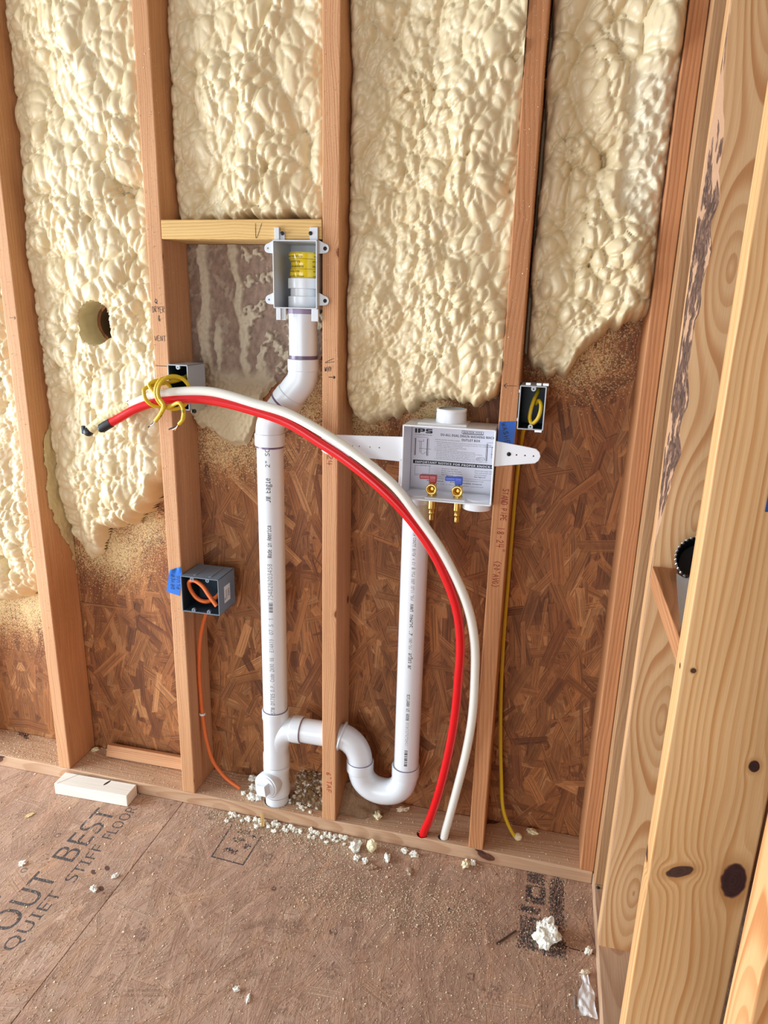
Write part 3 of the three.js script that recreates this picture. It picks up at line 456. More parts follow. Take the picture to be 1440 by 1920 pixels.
// vent valve standing in its wall box
const box1 = thing('vent_valve_box', 'pale grey open plastic wall box screwed to a stud and block', 'box');
const mGreyPlastic = phys(0xd4d7dc, 0.34, { clearcoat: 0.2, clearcoatRoughness: 0.25 });
{
  const x0 = -0.108, x1 = -0.0065, y0 = 1.373, y1 = 1.5145, z0 = -0.088, z1 = 0.015, t = 0.0026;
  part('body', merge([boxAt(x0, x0 + t, y0, y1, z0, z1, 0.001), boxAt(x1 - t, x1, y0, y1, z0, z1, 0.001), boxAt(x0, x1, y1 - t, y1, z0, z1, 0.001), boxAt(x0, x1, y0, y0 + t, z0, z1, 0.001), boxAt(x0, x1, y0, y1, z0 - t, z0, 0.001)]), mGreyPlastic, box1);
  const ear = (sx, y) => { const s = new THREE.Shape(); s.moveTo(0, 0.017); s.lineTo(0.014, 0.010); s.quadraticCurveTo(0.0235, 0.008, 0.0235, 0); s.quadraticCurveTo(0.0235, -0.008, 0.014, -0.009); s.lineTo(0, -0.010); const h = new THREE.Path(); h.absarc(0.0155, 0, 0.0022, 0, 7, true); s.holes.push(h); const g = new THREE.ExtrudeGeometry(s, { depth: 0.003, bevelEnabled: true, bevelSize: 0.0006, bevelThickness: 0.0005, bevelSegments: 1, curveSegments: 10 }); return sx < 0 ? g.rotateY(Math.PI).translate(0, y, 0.004) : g.translate(0, y, 0.0007); };
  for (const y of [1.498, 1.391]) { part('mounting_ear', ear(1, y).translate(x1 - 0.001, 0, 0), mGreyPlastic, box1); part('mounting_ear', ear(-1, y).translate(x0 + 0.001, 0, 0), mGreyPlastic, box1); screwHead('screw', x1 + 0.0145, y, 0.0045, 0.0042, box1); }
  for (const [a, b] of [[x0 + 0.002, x0 + 0.013], [x1 - 0.019, x1 - 0.001]]) part('mounting_tab', boxAt(a, b, y1 - 0.002, y1 + 0.026, 0.001, 0.0075, 0.001), mGreyPlastic, box1);
  part('mounting_tab', boxAt(x0 + 0.013, x0 + 0.024, y1 - 0.002, y1 + 0.018, 0.001, 0.003, 0.0006), mGreyPlastic, box1);
  part('mounting_tab', boxAt(x0 + 0.003, x0 + 0.014, y0 - 0.025, y0 + 0.002, 0.001, 0.0075, 0.001), mGreyPlastic, box1);
  part('mounting_tab', boxAt(x0 + 0.013, x0 + 0.024, y0 - 0.025, y0 + 0.002, 0.000, 0.003, 0.0006), mGreyPlastic, box1);
  part('mounting_tab', boxAt(x1 - 0.016, x1, y0 - 0.026, y0 + 0.002, 0.001, 0.0075, 0.001), mGreyPlastic, box1);
  for (const x of [x0 + 0.020, x1 - 0.017]) screwHead('screw', x, 1.528, 0.0085, 0.0042, box1);
}
const valve = thing('air_admittance_valve', 'white vent valve with a yellow printed wrapper inside the grey wall box', 'valve');
{
  const vx = -0.056, vz = -0.042;
  part('hub', lathe([[0.030, 1.3765], [0.0365, 1.3765], [0.0365, 1.399], [0.0355, 1.400], [0.030, 1.400]]).translate(vx, 0, vz), mPVC, valve);
  part('neck', cyl(0.0312, 0.0312, 0.022, 40, true).translate(vx, 1.408, vz), mPVC, valve);
  const nut = lathe([[0.030, 1.416], [0.0365, 1.416], [0.0372, 1.418], [0.0372, 1.437], [0.036, 1.4385], [0.028, 1.4385]], 14); part('ribbed_nut', nut.toNonIndexed().translate(vx, 0, vz), mPVC, valve); nut.computeVertexNormals();
  const [c, x] = canvas(1024, 256); x.fillStyle = '#e8c81c'; x.fillRect(0, 0, 1024, 256); x.fillStyle = '#161408'; x.font = 'bold 27px sans-serif';
  for (const o of [150, 520, 890]) ['Remove this wrap after', 'roughing-in and fixtures', 'are in, before testing -', 'check valve operation for', 'correct works. A test', 'certificate of installations'].forEach((s, i) => { x.save(); x.translate(o, 44 + i * 38 + (i > 1 ? 4 : 0) + (i > 3 ? 4 : 0)); x.scale(0.78, 1); x.fillText(s, 0, 0); x.restore(); });
  x.fillRect(0, 92, 1024, 3); x.fillRect(0, 172, 1024, 3);
  const g = lathe([[0.030, 1.4385], [0.0322, 1.443], [0.0325, 1.452], [0.0305, 1.458], [0.0290, 1.466], [0.0305, 1.474], [0.0345, 1.480], [0.0350, 1.488], [0.034, 1.4905], [0.0335, 1.491]], 48);
  part('yellow_wrapper', g.rotateY(-2.2).translate(vx, 0, vz), phys(0xffffff, 0.22, { map: canvasTex(c, THREE.RepeatWrapping), clearcoat: 0.8, clearcoatRoughness: 0.12 }), valve, 'glossy yellow film with black print');
  part('cap', cyl(0.0335, 0.033, 0.004, 36).translate(vx, 1.490, vz), phys(0xe9cf3a, 0.3), valve);
}

// washing machine outlet box
const ob = thing('washer_outlet_box', 'white washing machine outlet box with printed sheet between two studs', 'outlet box');
{
  const x0 = 0.192, x1 = 0.398, y0 = 0.963, y1 = 1.133, z0 = -0.078, z1 = 0.013, t = 0.0035;
  const body = part('body', merge([boxAt(x0, x0 + t, y0, y1, z0, z1, 0.0012), boxAt(x1 - t, x1, y0, y1, z0, z1, 0.0012), boxAt(x0, x1, y1 - t, y1, z0, z1, 0.0012), boxAt(x0 + 0.001, x1 - 0.001, y0, y0 + t, z0, z1 + 0.002, 0.0012), boxAt(x0, x1, y0, y1, z0 - t, z0, 0.001),
    boxAt(x0 - 0.006, x0 + 0.004, y0 + 0.015, 1.052, -0.02, z1 - 0.002, 0.002), boxAt(x0 + 0.03, x0 + 0.14, y1 - 0.002, y1 + 0.004, -0.075, -0.005, 0.002), boxAt(x0 + 0.055, x1 - 0.06, y0 + t - 0.0005, y0 + t + 0.0025, -0.055, 0.006, 0.001)]), mWhitePlastic, ob);
  for (const x of [x0 + 0.033, x1 - 0.034]) part('knockout', lathe([[0, 0.0032], [0.029, 0.0032], [0.0305, 0.002], [0.0305, 0]]).translate(x, y0 + t, -0.030), mWhitePlastic, ob);
  part('top_drain_stub', lathe([[0.029, y1 + 0.034], [0.0338, y1 + 0.034], [0.0338, y1 + 0.028], [0.0325, y1 + 0.0265], [0.0338, y1 + 0.024], [0.0345, y1 + 0.003], [0.0345, y1 - 0.001]]).translate(0.2915, 0, -0.042), mWhitePlastic, ob);
  part('stub_cap', cyl(0.0292, 0.0292, 0.002, 36).translate(0.2915, y1 + 0.030, -0.042), mWhitePlastic, ob);
  part('bottom_drain_stub', lathe([[0.033, y0 + 0.001], [0.0335, y0 - 0.018], [0.0325, y0 - 0.019], [0.028, y0 - 0.019], [0.028, y0]]).translate(0.362, 0, -0.032), mWhitePlastic, ob);
  part('bottom_drain_stub', lathe([[0.036, y0 + 0.001], [0.036, y0 - 0.018], [0.035, y0 - 0.020], [RP, y0 - 0.020]]).translate(0.2195, 0, -0.045), mWhitePlastic, ob);
  const arm = (pts, holes) => { const s = new THREE.Shape(pts.map(([a, b]) => new THREE.Vector2(a, b))); for (const [a, b, r] of holes) { const h = new THREE.Path(); h.absarc(a, b, r, 0, 7, true); s.holes.push(h); } return new THREE.ExtrudeGeometry(s, { depth: 0.0028, bevelEnabled: true, bevelSize: 0.0008, bevelThickness: 0.0006, bevelSegments: 1, curveSegments: 8 }).translate(0, 0, 0.0014); };
  part('bracket_arm', arm([[x0 + 0.002, 1.103], [0.012, 1.0965], [0.002, 1.092], [-0.0005, 1.074], [0.002, 1.058], [0.012, 1.053], [x0 + 0.002, 1.048]], [[0.058, 1.0755, 0.0022], [0.075, 1.0755, 0.0022], [0.091, 1.0755, 0.0022], [0.116, 1.0755, 0.0022], [0.138, 1.0755, 0.0022]]), mWhitePlastic, ob);
  part('bracket_arm', arm([[x1 - 0.004, 1.108], [0.470, 1.0985], [0.484, 1.096], [0.491, 1.090], [0.494, 1.081], [0.491, 1.072], [0.484, 1.066], [0.470, 1.064], [x1 - 0.004, 1.052]], [[0.444, 1.081, 0.0018], [0.462, 1.081, 0.0018], [0.480, 1.081, 0.0018]]), mWhitePlastic, ob);
  screwHead('screw', 0.4275, 1.0815, 0.0052, 0.0046, ob);
  // printed instruction sheet lining the back
  const [c, x] = canvas(1280, 1056), r = mulberry(4);
  x.fillStyle = '#e9eaf6'; x.fillRect(0, 0, 1280, 1056); x.translate(-14, 62); x.scale(1.12, 0.93); x.fillStyle = '#15151b';
  const put = (s, X, Y, h, w, f = 'bold ') => { x.save(); x.translate(X, Y); x.font = `${f}${h}px sans-serif`; const m = x.measureText(s).width; x.scale(w ? w / m : 1, 1); x.fillText(s, 0, 0); x.restore(); };
  // heavy cut-corner letters of the maker's mark
  const blk = (pts) => { x.beginPath(); pts.forEach(([a, b], i) => (i ? x.lineTo(a, b) : x.moveTo(a, b))); x.closePath(); x.fill(); };
  blk([[52, 52], [80, 52], [80, 128], [52, 128]]); blk([[92, 52], [176, 52], [186, 62], [186, 92], [176, 104], [122, 104], [122, 128], [92, 128]]); blk([[200, 62], [210, 52], [288, 52], [288, 72], [228, 72], [228, 82], [280, 82], [290, 92], [290, 118], [280, 128], [198, 128], [198, 108], [260, 108], [260, 100], [210, 100], [200, 90]]);
  x.fillStyle = '#e9eaf6'; x.fillRect(122, 72, 34, 14); x.fillStyle = '#15151b'; put('CORPORATION', 52, 168, 28, 236, '');
  x.strokeStyle = '#15151b'; x.lineWidth = 5; x.beginPath(); x.roundRect(690, 42, 286, 46, 8); x.stroke(); x.fillRect(700, 92, 280, 7); put('WATER-TITE', 704, 79, 36, 258);
  put('DU-ALL DUAL DRAIN WASHING MACHINE', 400, 156, 58, 800); put('OUTLET BOX', 690, 220, 58, 250);
  put('INSTALLATION INSTRUCTIONS', 330, 232, 22, 340, '');
  const lines = ['1. Before assembly check that the outside box coupling, without drain plugs, is tight', 'and place on top of a surface and cap marked on the box. The coupling being', 'outside. (See Figures A & B below)', '2. Connect waste line and P-trap assembly.', '3. Connect water supply lines.', '4. Replace coupling cap with supported drain housing.', 'The manufacturer has test the assembly if your line is below', 'the instrument to move, and test pipe and do not at', 'to ensure the lid is thus secured. Tighten if it is, and it', 'is recommended to hand tighten if left without directions.', '5. Test the mounted cover boxing mount box and cover installed so far.'];
  lines.forEach((s, i) => put(s, 330 + (/^\d/.test(s) ? 0 : 24), 268 + i * 29, 20, Math.min(760, s.length * 10.4), ''));
  const elev = (X, Y) => { x.strokeStyle = '#22222a'; x.lineWidth = 10; x.beginPath(); x.moveTo(X, Y); x.lineTo(X, Y + 290); x.moveTo(X + 160, Y); x.lineTo(X + 160, Y + 290); x.stroke(); x.lineWidth = 4; x.strokeRect(X - 16, Y, 14, 290); x.strokeRect(X + 164, Y, 14, 290); x.beginPath(); x.moveTo(X - 10, Y - 22); x.lineTo(X + 170, Y - 22); x.moveTo(X + 24, Y + 50); x.lineTo(X + 110, Y + 50); x.lineTo(X + 110, Y + 10); x.moveTo(X + 60, Y + 50); x.lineTo(X + 60, Y + 240); x.moveTo(X + 80, Y + 50); x.lineTo(X + 80, Y + 240); x.arc(X + 105, Y + 240, 25, Math.PI, 0, true); x.lineTo(X + 150, Y + 240); x.moveTo(X + 50, Y + 170); x.lineTo(X + 215, Y + 176); x.stroke(); };
  elev(66, 220); elev(1040, 240); x.lineWidth = 4; x.beginPath(); x.ellipse(960, 500, 56, 28, 0, 0, 7); x.stroke(); put('PRE-TEST', 922, 508, 18, 76, '');
  x.fillRect(40, 592, 1240, 64); x.fillStyle = '#f2f2fa'; put('IMPORTANT NOTICE FOR PROPER KNOCK-OUT', 66, 644, 50, 1150); x.fillStyle = '#15151b';
  x.lineWidth = 3; x.strokeRect(70, 690, 200, 150); x.strokeRect(1160, 680, 120, 120); put('BEFORE USE', 140, 690, 20, 150, ''); put('FIGURE A', 170, 836, 18, 90, '');
  ['Knockout Tape Box', 'Drain side by Plumber', 'Knockout to be removed', 'See Figure A'].forEach((s, i) => put(s, 440, 722 + i * 36, 24, s.length * 13, i === 3 ? 'bold ' : ''));
  ['Knock-Out Tape Inside', 'Test side knock-out and', 'to be Plumbed', 'See Figure B'].forEach((s, i) => put(s, 890, 716 + i * 36, 24, s.length * 12.5, i === 3 ? 'bold ' : ''));
  x.fillRect(60, 858, 1180, 3); put('DO NOT DISCARD. SEE INSIDE FOR SERVICE PAGE', 380, 900, 22, 640, ''); put('Manufacturers of', 240, 950, 26, 230); put('QUALITY  BUILDING  Products', 560, 950, 26, 440); put('Carson, CA  1-800  ISO 9001 certified', 260, 992, 20, 760, '');
  const sg = new THREE.PlaneGeometry(x1 - x0 - 2 * t - 0.002, y1 - y0 - 2 * t - 0.006, 24, 4), sp = sg.attributes.position; for (let i = 0; i < sp.count; i++) sp.setZ(i, 0.0015 * (1 + Math.sin(sp.getX(i) * 40)) + 0.0006);
  sg.computeVertexNormals(); sg.translate((x0 + x1) / 2, (y0 + y1) / 2 + 0.002, z0);
  part('instruction_sheet', sg, std(0xffffff, 0.6, { map: canvasTex(c), side: THREE.DoubleSide }), ob, 'printed paper instruction sheet');
}
// two brass quarter turn valves
const mBrass = std(0xdcb765, 0.28, { metalness: 1 });
function waterValve(x, tone, label) {
  const v = thing('shutoff_valve', label, 'valve'), y = 0.9665, z = -0.018;
  const hex = (r, h) => new THREE.CylinderGeometry(r, r, h, 6);
  part('valve_body', merge([lathe([[0, 0.006], [0.0085, 0.006], [0.0085, 0.010], [0.0095, 0.013], [0.0095, 0.028], [0.0075, 0.032], [0.0062, 0.036], [0, 0.036]], 28).translate(x, y, z), hex(0.0115, 0.007).translate(x, y + 0.0035, z)]), mBrass, v);
  part('hose_outlet', lathe([[0.0095, -0.002], [0.0098, 0.010], [0.0125, 0.013], [0.0130, 0.019], [0.0118, 0.021], [0.0075, 0.021], [0.0062, 0.016], [0.0045, 0.015], [0.004, 0.006], [0, 0.006]], 32).rotateX(Math.PI / 2).translate(x, y + 0.021, z), mBrass, v);
  part('valve_bore', cyl(0.0042, 0.0042, 0.001, 20).rotateX(Math.PI / 2).translate(x, y + 0.021, z + 0.0075), std(0x14110c, 0.6), v);
  const th = [[0, -0.002]]; for (let k = 0; k < 9; k++) th.push([0.0096, -0.003 - k * 0.0024], [0.0084, -0.0042 - k * 0.0024]); th.push([0.0072, -0.026], [0.0066, -0.032], [0.0074, -0.033], [0.0074, -0.035], [0.0052, -0.036], [0.0058, -0.042], [0.0058, -0.050], [0.0052, -0.0515], [0, -0.0515]);
  part('threaded_inlet', lathe(th, 26).translate(x, y - 0.005, z), mBrass, v);
  const hm = phys(tone, 0.32, { clearcoat: 0.3 }), hub = part('handle', merge([boxAt(x - 0.0085, x + 0.0085, y + 0.033, y + 0.0505, z - 0.008, z + 0.008, 0.002), new RoundedBoxGeometry(0.029, 0.0095, 0.012, 2, 0.002).rotateZ(0.03).translate(x - 0.0165, y + 0.0452, z)]), hm, v, 'coloured lever handle');
  return hub;
}
waterValve(0.2605, 0xb3121c, 'brass shutoff valve with red lever in the white outlet box');
waterValve(0.3195, 0x1f49c4, 'brass shutoff valve with blue lever in the white outlet box');

// supply tubes bent over in front of the wall
const redPts = [[0.278, -0.01, -0.020], [0.278, 0.038, -0.015], [0.297, 0.105, -0.010], [0.317, 0.198, -0.001], [0.335, 0.313, 0.007], [0.346, 0.420, 0.015], [0.350, 0.523, 0.022], [0.350, 0.639, 0.030], [0.333, 0.731, 0.033], [0.280, 0.845, 0.036], [0.215, 0.931, 0.039], [0.149, 0.993, 0.042], [0.065, 1.052, 0.040], [0.014, 1.080, 0.038], [-0.069, 1.123, 0.036], [-0.147, 1.145, 0.035], [-0.253, 1.164, 0.035], [-0.333, 1.165, 0.034], [-0.405, 1.152, 0.037], [-0.454, 1.134, 0.040], [-0.504, 1.107, 0.042], [-0.527, 1.095, 0.044]];
const whitePts = [[0.334, -0.01, -0.026], [0.334, 0.038, -0.020], [0.346, 0.115, -0.011], [0.361, 0.207, -0.002], [0.378, 0.320, 0.005], [0.388, 0.426, 0.012], [0.389, 0.528, 0.019], [0.382, 0.642, 0.026], [0.359, 0.734, 0.031], [0.301, 0.847, 0.034], [0.238, 0.932, 0.037], [0.186, 0.995, 0.039], [0.107, 1.055, 0.042], [0.015, 1.108, 0.040], [-0.068, 1.145, 0.038], [-0.146, 1.163, 0.037], [-0.251, 1.184, 0.036], [-0.332, 1.181, 0.035], [-0.405, 1.168, 0.034], [-0.456, 1.148, 0.035], [-0.478, 1.139, 0.036]];
const tubeR = 0.0108;
const redTube = thing('supply_tube', 'glossy red plastic supply tube arching over in front of the studs', 'tube');
part('tube', sweep(redPts, tubeR, 220, 20), phys(0xdd0716, 0.3, { clearcoat: 0.35, clearcoatRoughness: 0.25 }), redTube);
part('taped_end', sweep([[-0.520, 1.0985, 0.0435], [-0.533, 1.091, 0.045], [-0.546, 1.083, 0.046]], tubeR + 0.0009, 10, 18), std(0x14151c, 0.5), redTube, 'black taped end');
part('end_plug', new THREE.SphereGeometry(tubeR + 0.0007, 18, 12).scale(0.7, 0.9, 1).translate(-0.546, 1.083, 0.046), std(0x20222c, 0.5), redTube);
const whiteTube = thing('supply_tube', 'white plastic supply tube arching over beside the red one', 'tube');
part('tube', sweep(whitePts, tubeR, 220, 20), phys(0xf1efe6, 0.3, { clearcoat: 0.3, clearcoatRoughness: 0.25 }), whiteTube);
{
  const g = sweep([[-0.470, 1.1425, 0.0355], [-0.506, 1.126, 0.038], [-0.531, 1.112, 0.040], [-0.570, 1.085, 0.042], [-0.578, 1.078, 0.0435]], tubeR + 0.0008, 60, 24), p = g.attributes.position; for (let i = 0; i < p.count; i++) { const k = 1 + 0; p.setXYZ(i, p.getX(i) * k, p.getY(i) + n2(p.getX(i) * 90, p.getZ(i) * 120) * 0.0012, p.getZ(i) + n2b(p.getX(i) * 80, p.getY(i) * 80) * 0.0012); } g.computeVertexNormals();
  part('foam_coated_end', g, std(0xe9d9a6, 0.7), whiteTube, 'end crusted with cream foam');
  part('end_cap', new THREE.SphereGeometry(0.0125, 18, 14).scale(1, 0.9, 1).translate(-0.584, 1.072, 0.045), std(0x23262c, 0.45), whiteTube, 'black cap');
  part('cap_wing', boxAt(-0.602, -0.594, 1.066, 1.086, 0.040, 0.049, 0.002), std(0x23262c, 0.45), whiteTube);
}
// ------------------------------------------------------------------ electrical boxes and cables
function deviceBox(label, x0, x1, y0, y1, z0, z1, mat, inner, tabs, extra) {
  const b = thing('electrical_box', label, 'box'), t = 0.0024;
  part('body', merge([boxAt(x0, x0 + t, y0, y1, z0, z1, 0.0009), boxAt(x1 - t, x1, y0, y1, z0, z1, 0.0009), boxAt(x0, x1, y1 - t, y1, z0, z1, 0.0009), boxAt(x0, x1, y0, y0 + t, z0, z1, 0.0009), boxAt(x0, x1, y0, y1, z0 - t, z0, 0.0009)]), mat, b);
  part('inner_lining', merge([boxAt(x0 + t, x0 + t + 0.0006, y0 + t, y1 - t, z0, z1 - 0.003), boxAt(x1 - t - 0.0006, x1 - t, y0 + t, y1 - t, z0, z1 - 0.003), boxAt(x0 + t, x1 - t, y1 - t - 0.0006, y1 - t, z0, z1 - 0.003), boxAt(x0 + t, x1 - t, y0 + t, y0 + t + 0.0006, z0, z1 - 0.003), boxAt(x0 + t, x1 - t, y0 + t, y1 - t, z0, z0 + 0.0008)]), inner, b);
  for (const x of tabs) for (const s of [-1, 1]) {
    const y = s > 0 ? y1 - t : y0 + t, sh = new THREE.Shape(); sh.moveTo(-0.005, 0.001); sh.lineTo(-0.005, -0.004); sh.absarc(0, -0.004, 0.005, Math.PI, 0, false); sh.lineTo(0.005, 0.001); const h = new THREE.Path(); h.absarc(0, -0.0042, 0.0016, 0, 7, true); sh.holes.push(h);
    const tab = new THREE.ExtrudeGeometry(sh, { depth: 0.006, bevelEnabled: false, curveSegments: 10 }); if (s < 0) tab.rotateZ(Math.PI);
    const m = part('screw_tab', tab.translate(x, y, z1 - 0.0075), mat, b); part('screw_hole', cyl(0.0016, 0.0016, 0.001, 12).rotateX(Math.PI / 2).translate(x, y - s * 0.0042, z1 - 0.006), std(0x15161a, 0.8), m);
  }
  if (extra) extra(b); return b;
}
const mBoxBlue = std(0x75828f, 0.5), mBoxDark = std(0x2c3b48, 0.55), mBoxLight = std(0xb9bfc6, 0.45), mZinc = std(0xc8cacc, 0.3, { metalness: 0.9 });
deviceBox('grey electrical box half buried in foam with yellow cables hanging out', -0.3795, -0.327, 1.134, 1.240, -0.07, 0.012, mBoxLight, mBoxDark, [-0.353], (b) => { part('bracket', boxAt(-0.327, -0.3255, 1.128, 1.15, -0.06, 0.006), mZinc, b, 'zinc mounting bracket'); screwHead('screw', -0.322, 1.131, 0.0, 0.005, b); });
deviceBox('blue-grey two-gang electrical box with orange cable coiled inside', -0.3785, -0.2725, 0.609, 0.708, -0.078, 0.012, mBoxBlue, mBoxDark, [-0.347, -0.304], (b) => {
  const [c, x] = canvas(128, 160), r = mulberry(3); x.fillStyle = '#e6e8ea'; x.fillRect(0, 0, 128, 160); x.fillStyle = '#222'; for (let k = 0; k < 11; k++) x.fillRect(84, 44 + k * 7, 26, rr(2, 5, r)); x.fillRect(14, 112, 12, 24); for (let k = 0; k < 4; k++) x.fillRect(32 + k * 10, 40, 3, 90); const g = new THREE.PlaneGeometry(0.034, 0.046).rotateY(Math.PI / 2).translate(-0.2722, 0.655, -0.034);
  part('rating_label', g, std(0xffffff, 0.5, { map: canvasTex(c) }), b, 'small white printed label');
  for (const x2 of [-0.345, -0.302]) part('top_rib', boxAt(x2 - 0.004, x2 + 0.004, 0.7075, 0.7095, -0.07, 0.0, 0.0006), mBoxBlue, b);
});
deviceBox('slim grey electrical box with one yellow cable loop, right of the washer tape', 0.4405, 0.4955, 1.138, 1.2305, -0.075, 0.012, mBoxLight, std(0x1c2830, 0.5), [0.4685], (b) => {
  for (const [x0, x1, y] of [[0.452, 0.462, 1.2335], [0.474, 0.484, 1.2335], [0.487, 0.499, 1.2335], [0.478, 0.493, 1.1355]]) part('bracket_tooth', boxAt(x0, x1, y - 0.003, y + 0.003, -0.012, 0.006, 0.0008), mZinc, b);
  for (const y of [1.218, 1.158]) part('edge_tooth', boxAt(0.4385, 0.441, y - 0.003, y + 0.003, 0.004, 0.009), mBoxLight, b);
});
const mOrange = phys(0xdd6a2c, 0.45, { clearcoat: 0.15 }), mYellowCable = phys(0xd9b522, 0.42, { clearcoat: 0.2 });
const orange = thing('cable', 'orange cable coiled in the two-gang box and running down to the plate', 'cable');
part('coil', sweep([[-0.283, 0.676, -0.060], [-0.292, 0.655, -0.040], [-0.302, 0.641, -0.028], [-0.322, 0.632, -0.015], [-0.345, 0.640, -0.010], [-0.363, 0.665, -0.008], [-0.363, 0.686, -0.004], [-0.347, 0.694, 0.0], [-0.322, 0.684, 0.004], [-0.303, 0.662, 0.007], [-0.281, 0.635, 0.009]], 0.0056, 120, 14), mOrange, orange);
part('drop', sweep([[-0.330, 0.612, -0.055], [-0.343, 0.585, -0.052], [-0.362, 0.520, -0.05], [-0.3735, 0.416, -0.05], [-0.3735, 0.330, -0.05], [-0.371, 0.265, -0.05], [-0.362, 0.180, -0.05], [-0.343, 0.113, -0.05], [-0.305, 0.068, -0.05], [-0.265, 0.0435, -0.05]], 0.0052, 120, 14), mOrange, orange);
part('staple', new THREE.TorusGeometry(0.0068, 0.0016, 8, 18).scale(1, 1, 2.2).rotateX(Math.PI / 2).translate(-0.3715, 0.268, -0.05), std(0xe6e6e2, 0.5), orange, 'white cable staple');
const yc = thing('cable', 'yellow cable looped in the slim box and dropping beside the right stud', 'cable');
part('loop', sweep([[0.479, 1.224, -0.060], [0.477, 1.214, -0.030], [0.471, 1.200, -0.014], [0.466, 1.178, -0.006], [0.4655, 1.158, -0.004], [0.471, 1.150, 0.0], [0.481, 1.160, 0.003], [0.4865, 1.178, 0.002], [0.486, 1.192, -0.004], [0.481, 1.198, -0.014], [0.475, 1.190, -0.024]], 0.0042, 110, 12), mYellowCable, yc);
part('drop', sweep([[0.456, 1.142, -0.070], [0.450, 1.113, -0.085], [0.4445, 1.003, -0.09], [0.4435, 0.860, -0.09], [0.4435, 0.737, -0.09], [0.4440, 0.594, -0.09], [0.450, 0.415, -0.09], [0.466, 0.212, -0.085], [0.480, 0.110, -0.076], [0.500, 0.066, -0.069], [0.516, 0.044, -0.064]], 0.0048, 120, 12), mYellowCable, yc);
function coilLoop(c, turns, start, r, w) { const P = []; const n = Math.round(turns * 16); for (let k = 0; k <= n; k++) { const t = start + k / 16 * Math.PI * 2; P.push([c[0] - Math.sin(t) * r * 0.85 + k * 0.0004, c[1] + Math.cos(t) * r * 1.12, c[2] + Math.sin(t) * r * 0.72 * w]); } return P; }
function cableTag(pts, text, parent) { // printed stretch of cable jacket
  const [c, x] = canvas(256, 64); x.fillStyle = '#d9b522'; x.fillRect(0, 0, 256, 64); x.fillStyle = '#14120a'; x.font = 'bold 40px sans-serif'; for (const y of [46]) x.fillText(text, 20, y);
  const t = canvasTex(c, THREE.RepeatWrapping); t.repeat.set(1, 2); const g = sweep(pts, 0.0049, 24, 14); part('jacket_print', g, phys(0xffffff, 0.45, { map: t }), parent);
}
{
  const a = thing('cable', 'yellow cable looped round the tubes with its tail pointing down left', 'cable');
  part('jacket', sweep([[-0.352, 1.222, -0.055], [-0.356, 1.205, -0.012], ...coilLoop([-0.393, 1.174, 0.040], 0.95, 1.2, 0.027, 1), [-0.362, 1.150, 0.066], [-0.372, 1.132, 0.064], [-0.389, 1.113, 0.061]], 0.0045, 180, 12), mYellowCable, a);
  cableTag([[-0.362, 1.150, 0.066], [-0.372, 1.132, 0.064], [-0.390, 1.112, 0.061]], 'PUR  W', a);
  part('conductor', sweep([[-0.389, 1.113, 0.061], [-0.398, 1.106, 0.060], [-0.411, 1.096, 0.060]], 0.0014, 16, 8), std(0x2a1e18, 0.6), a); part('conductor', sweep([[-0.389, 1.113, 0.062], [-0.396, 1.104, 0.062], [-0.404, 1.100, 0.062]], 0.0014, 16, 8), std(0xe8e6df, 0.6), a);
  const b = thing('cable', 'yellow cable looped round the tubes with its tail hanging straight down', 'cable');
  part('jacket', sweep([[-0.345, 1.222, -0.055], [-0.343, 1.210, -0.006], ...coilLoop([-0.354, 1.178, 0.041], 1.3, 0.6, 0.034, 1), [-0.322, 1.158, 0.064], [-0.315, 1.142, 0.062], [-0.318, 1.122, 0.060], [-0.330, 1.108, 0.059]], 0.0045, 180, 12), mYellowCable, b);
  cableTag([[-0.315, 1.146, 0.0625], [-0.3155, 1.134, 0.061], [-0.319, 1.120, 0.060]], 'FRZ', b);
  part('conductor', sweep([[-0.330, 1.108, 0.059], [-0.343, 1.101, 0.058], [-0.358, 1.094, 0.058]], 0.0015, 16, 8), std(0x3a2018, 0.6), b); part('conductor', sweep([[-0.330, 1.108, 0.060], [-0.338, 1.099, 0.060], [-0.347, 1.094, 0.060]], 0.0015, 16, 8), std(0xe8e6df, 0.6), b); part('conductor', sweep([[-0.330, 1.108, 0.061], [-0.335, 1.099, 0.061], [-0.340, 1.092, 0.061]], 0.0013, 16, 8), std(0xb46a3a, 0.4, { metalness: 0.8 }), b);
}

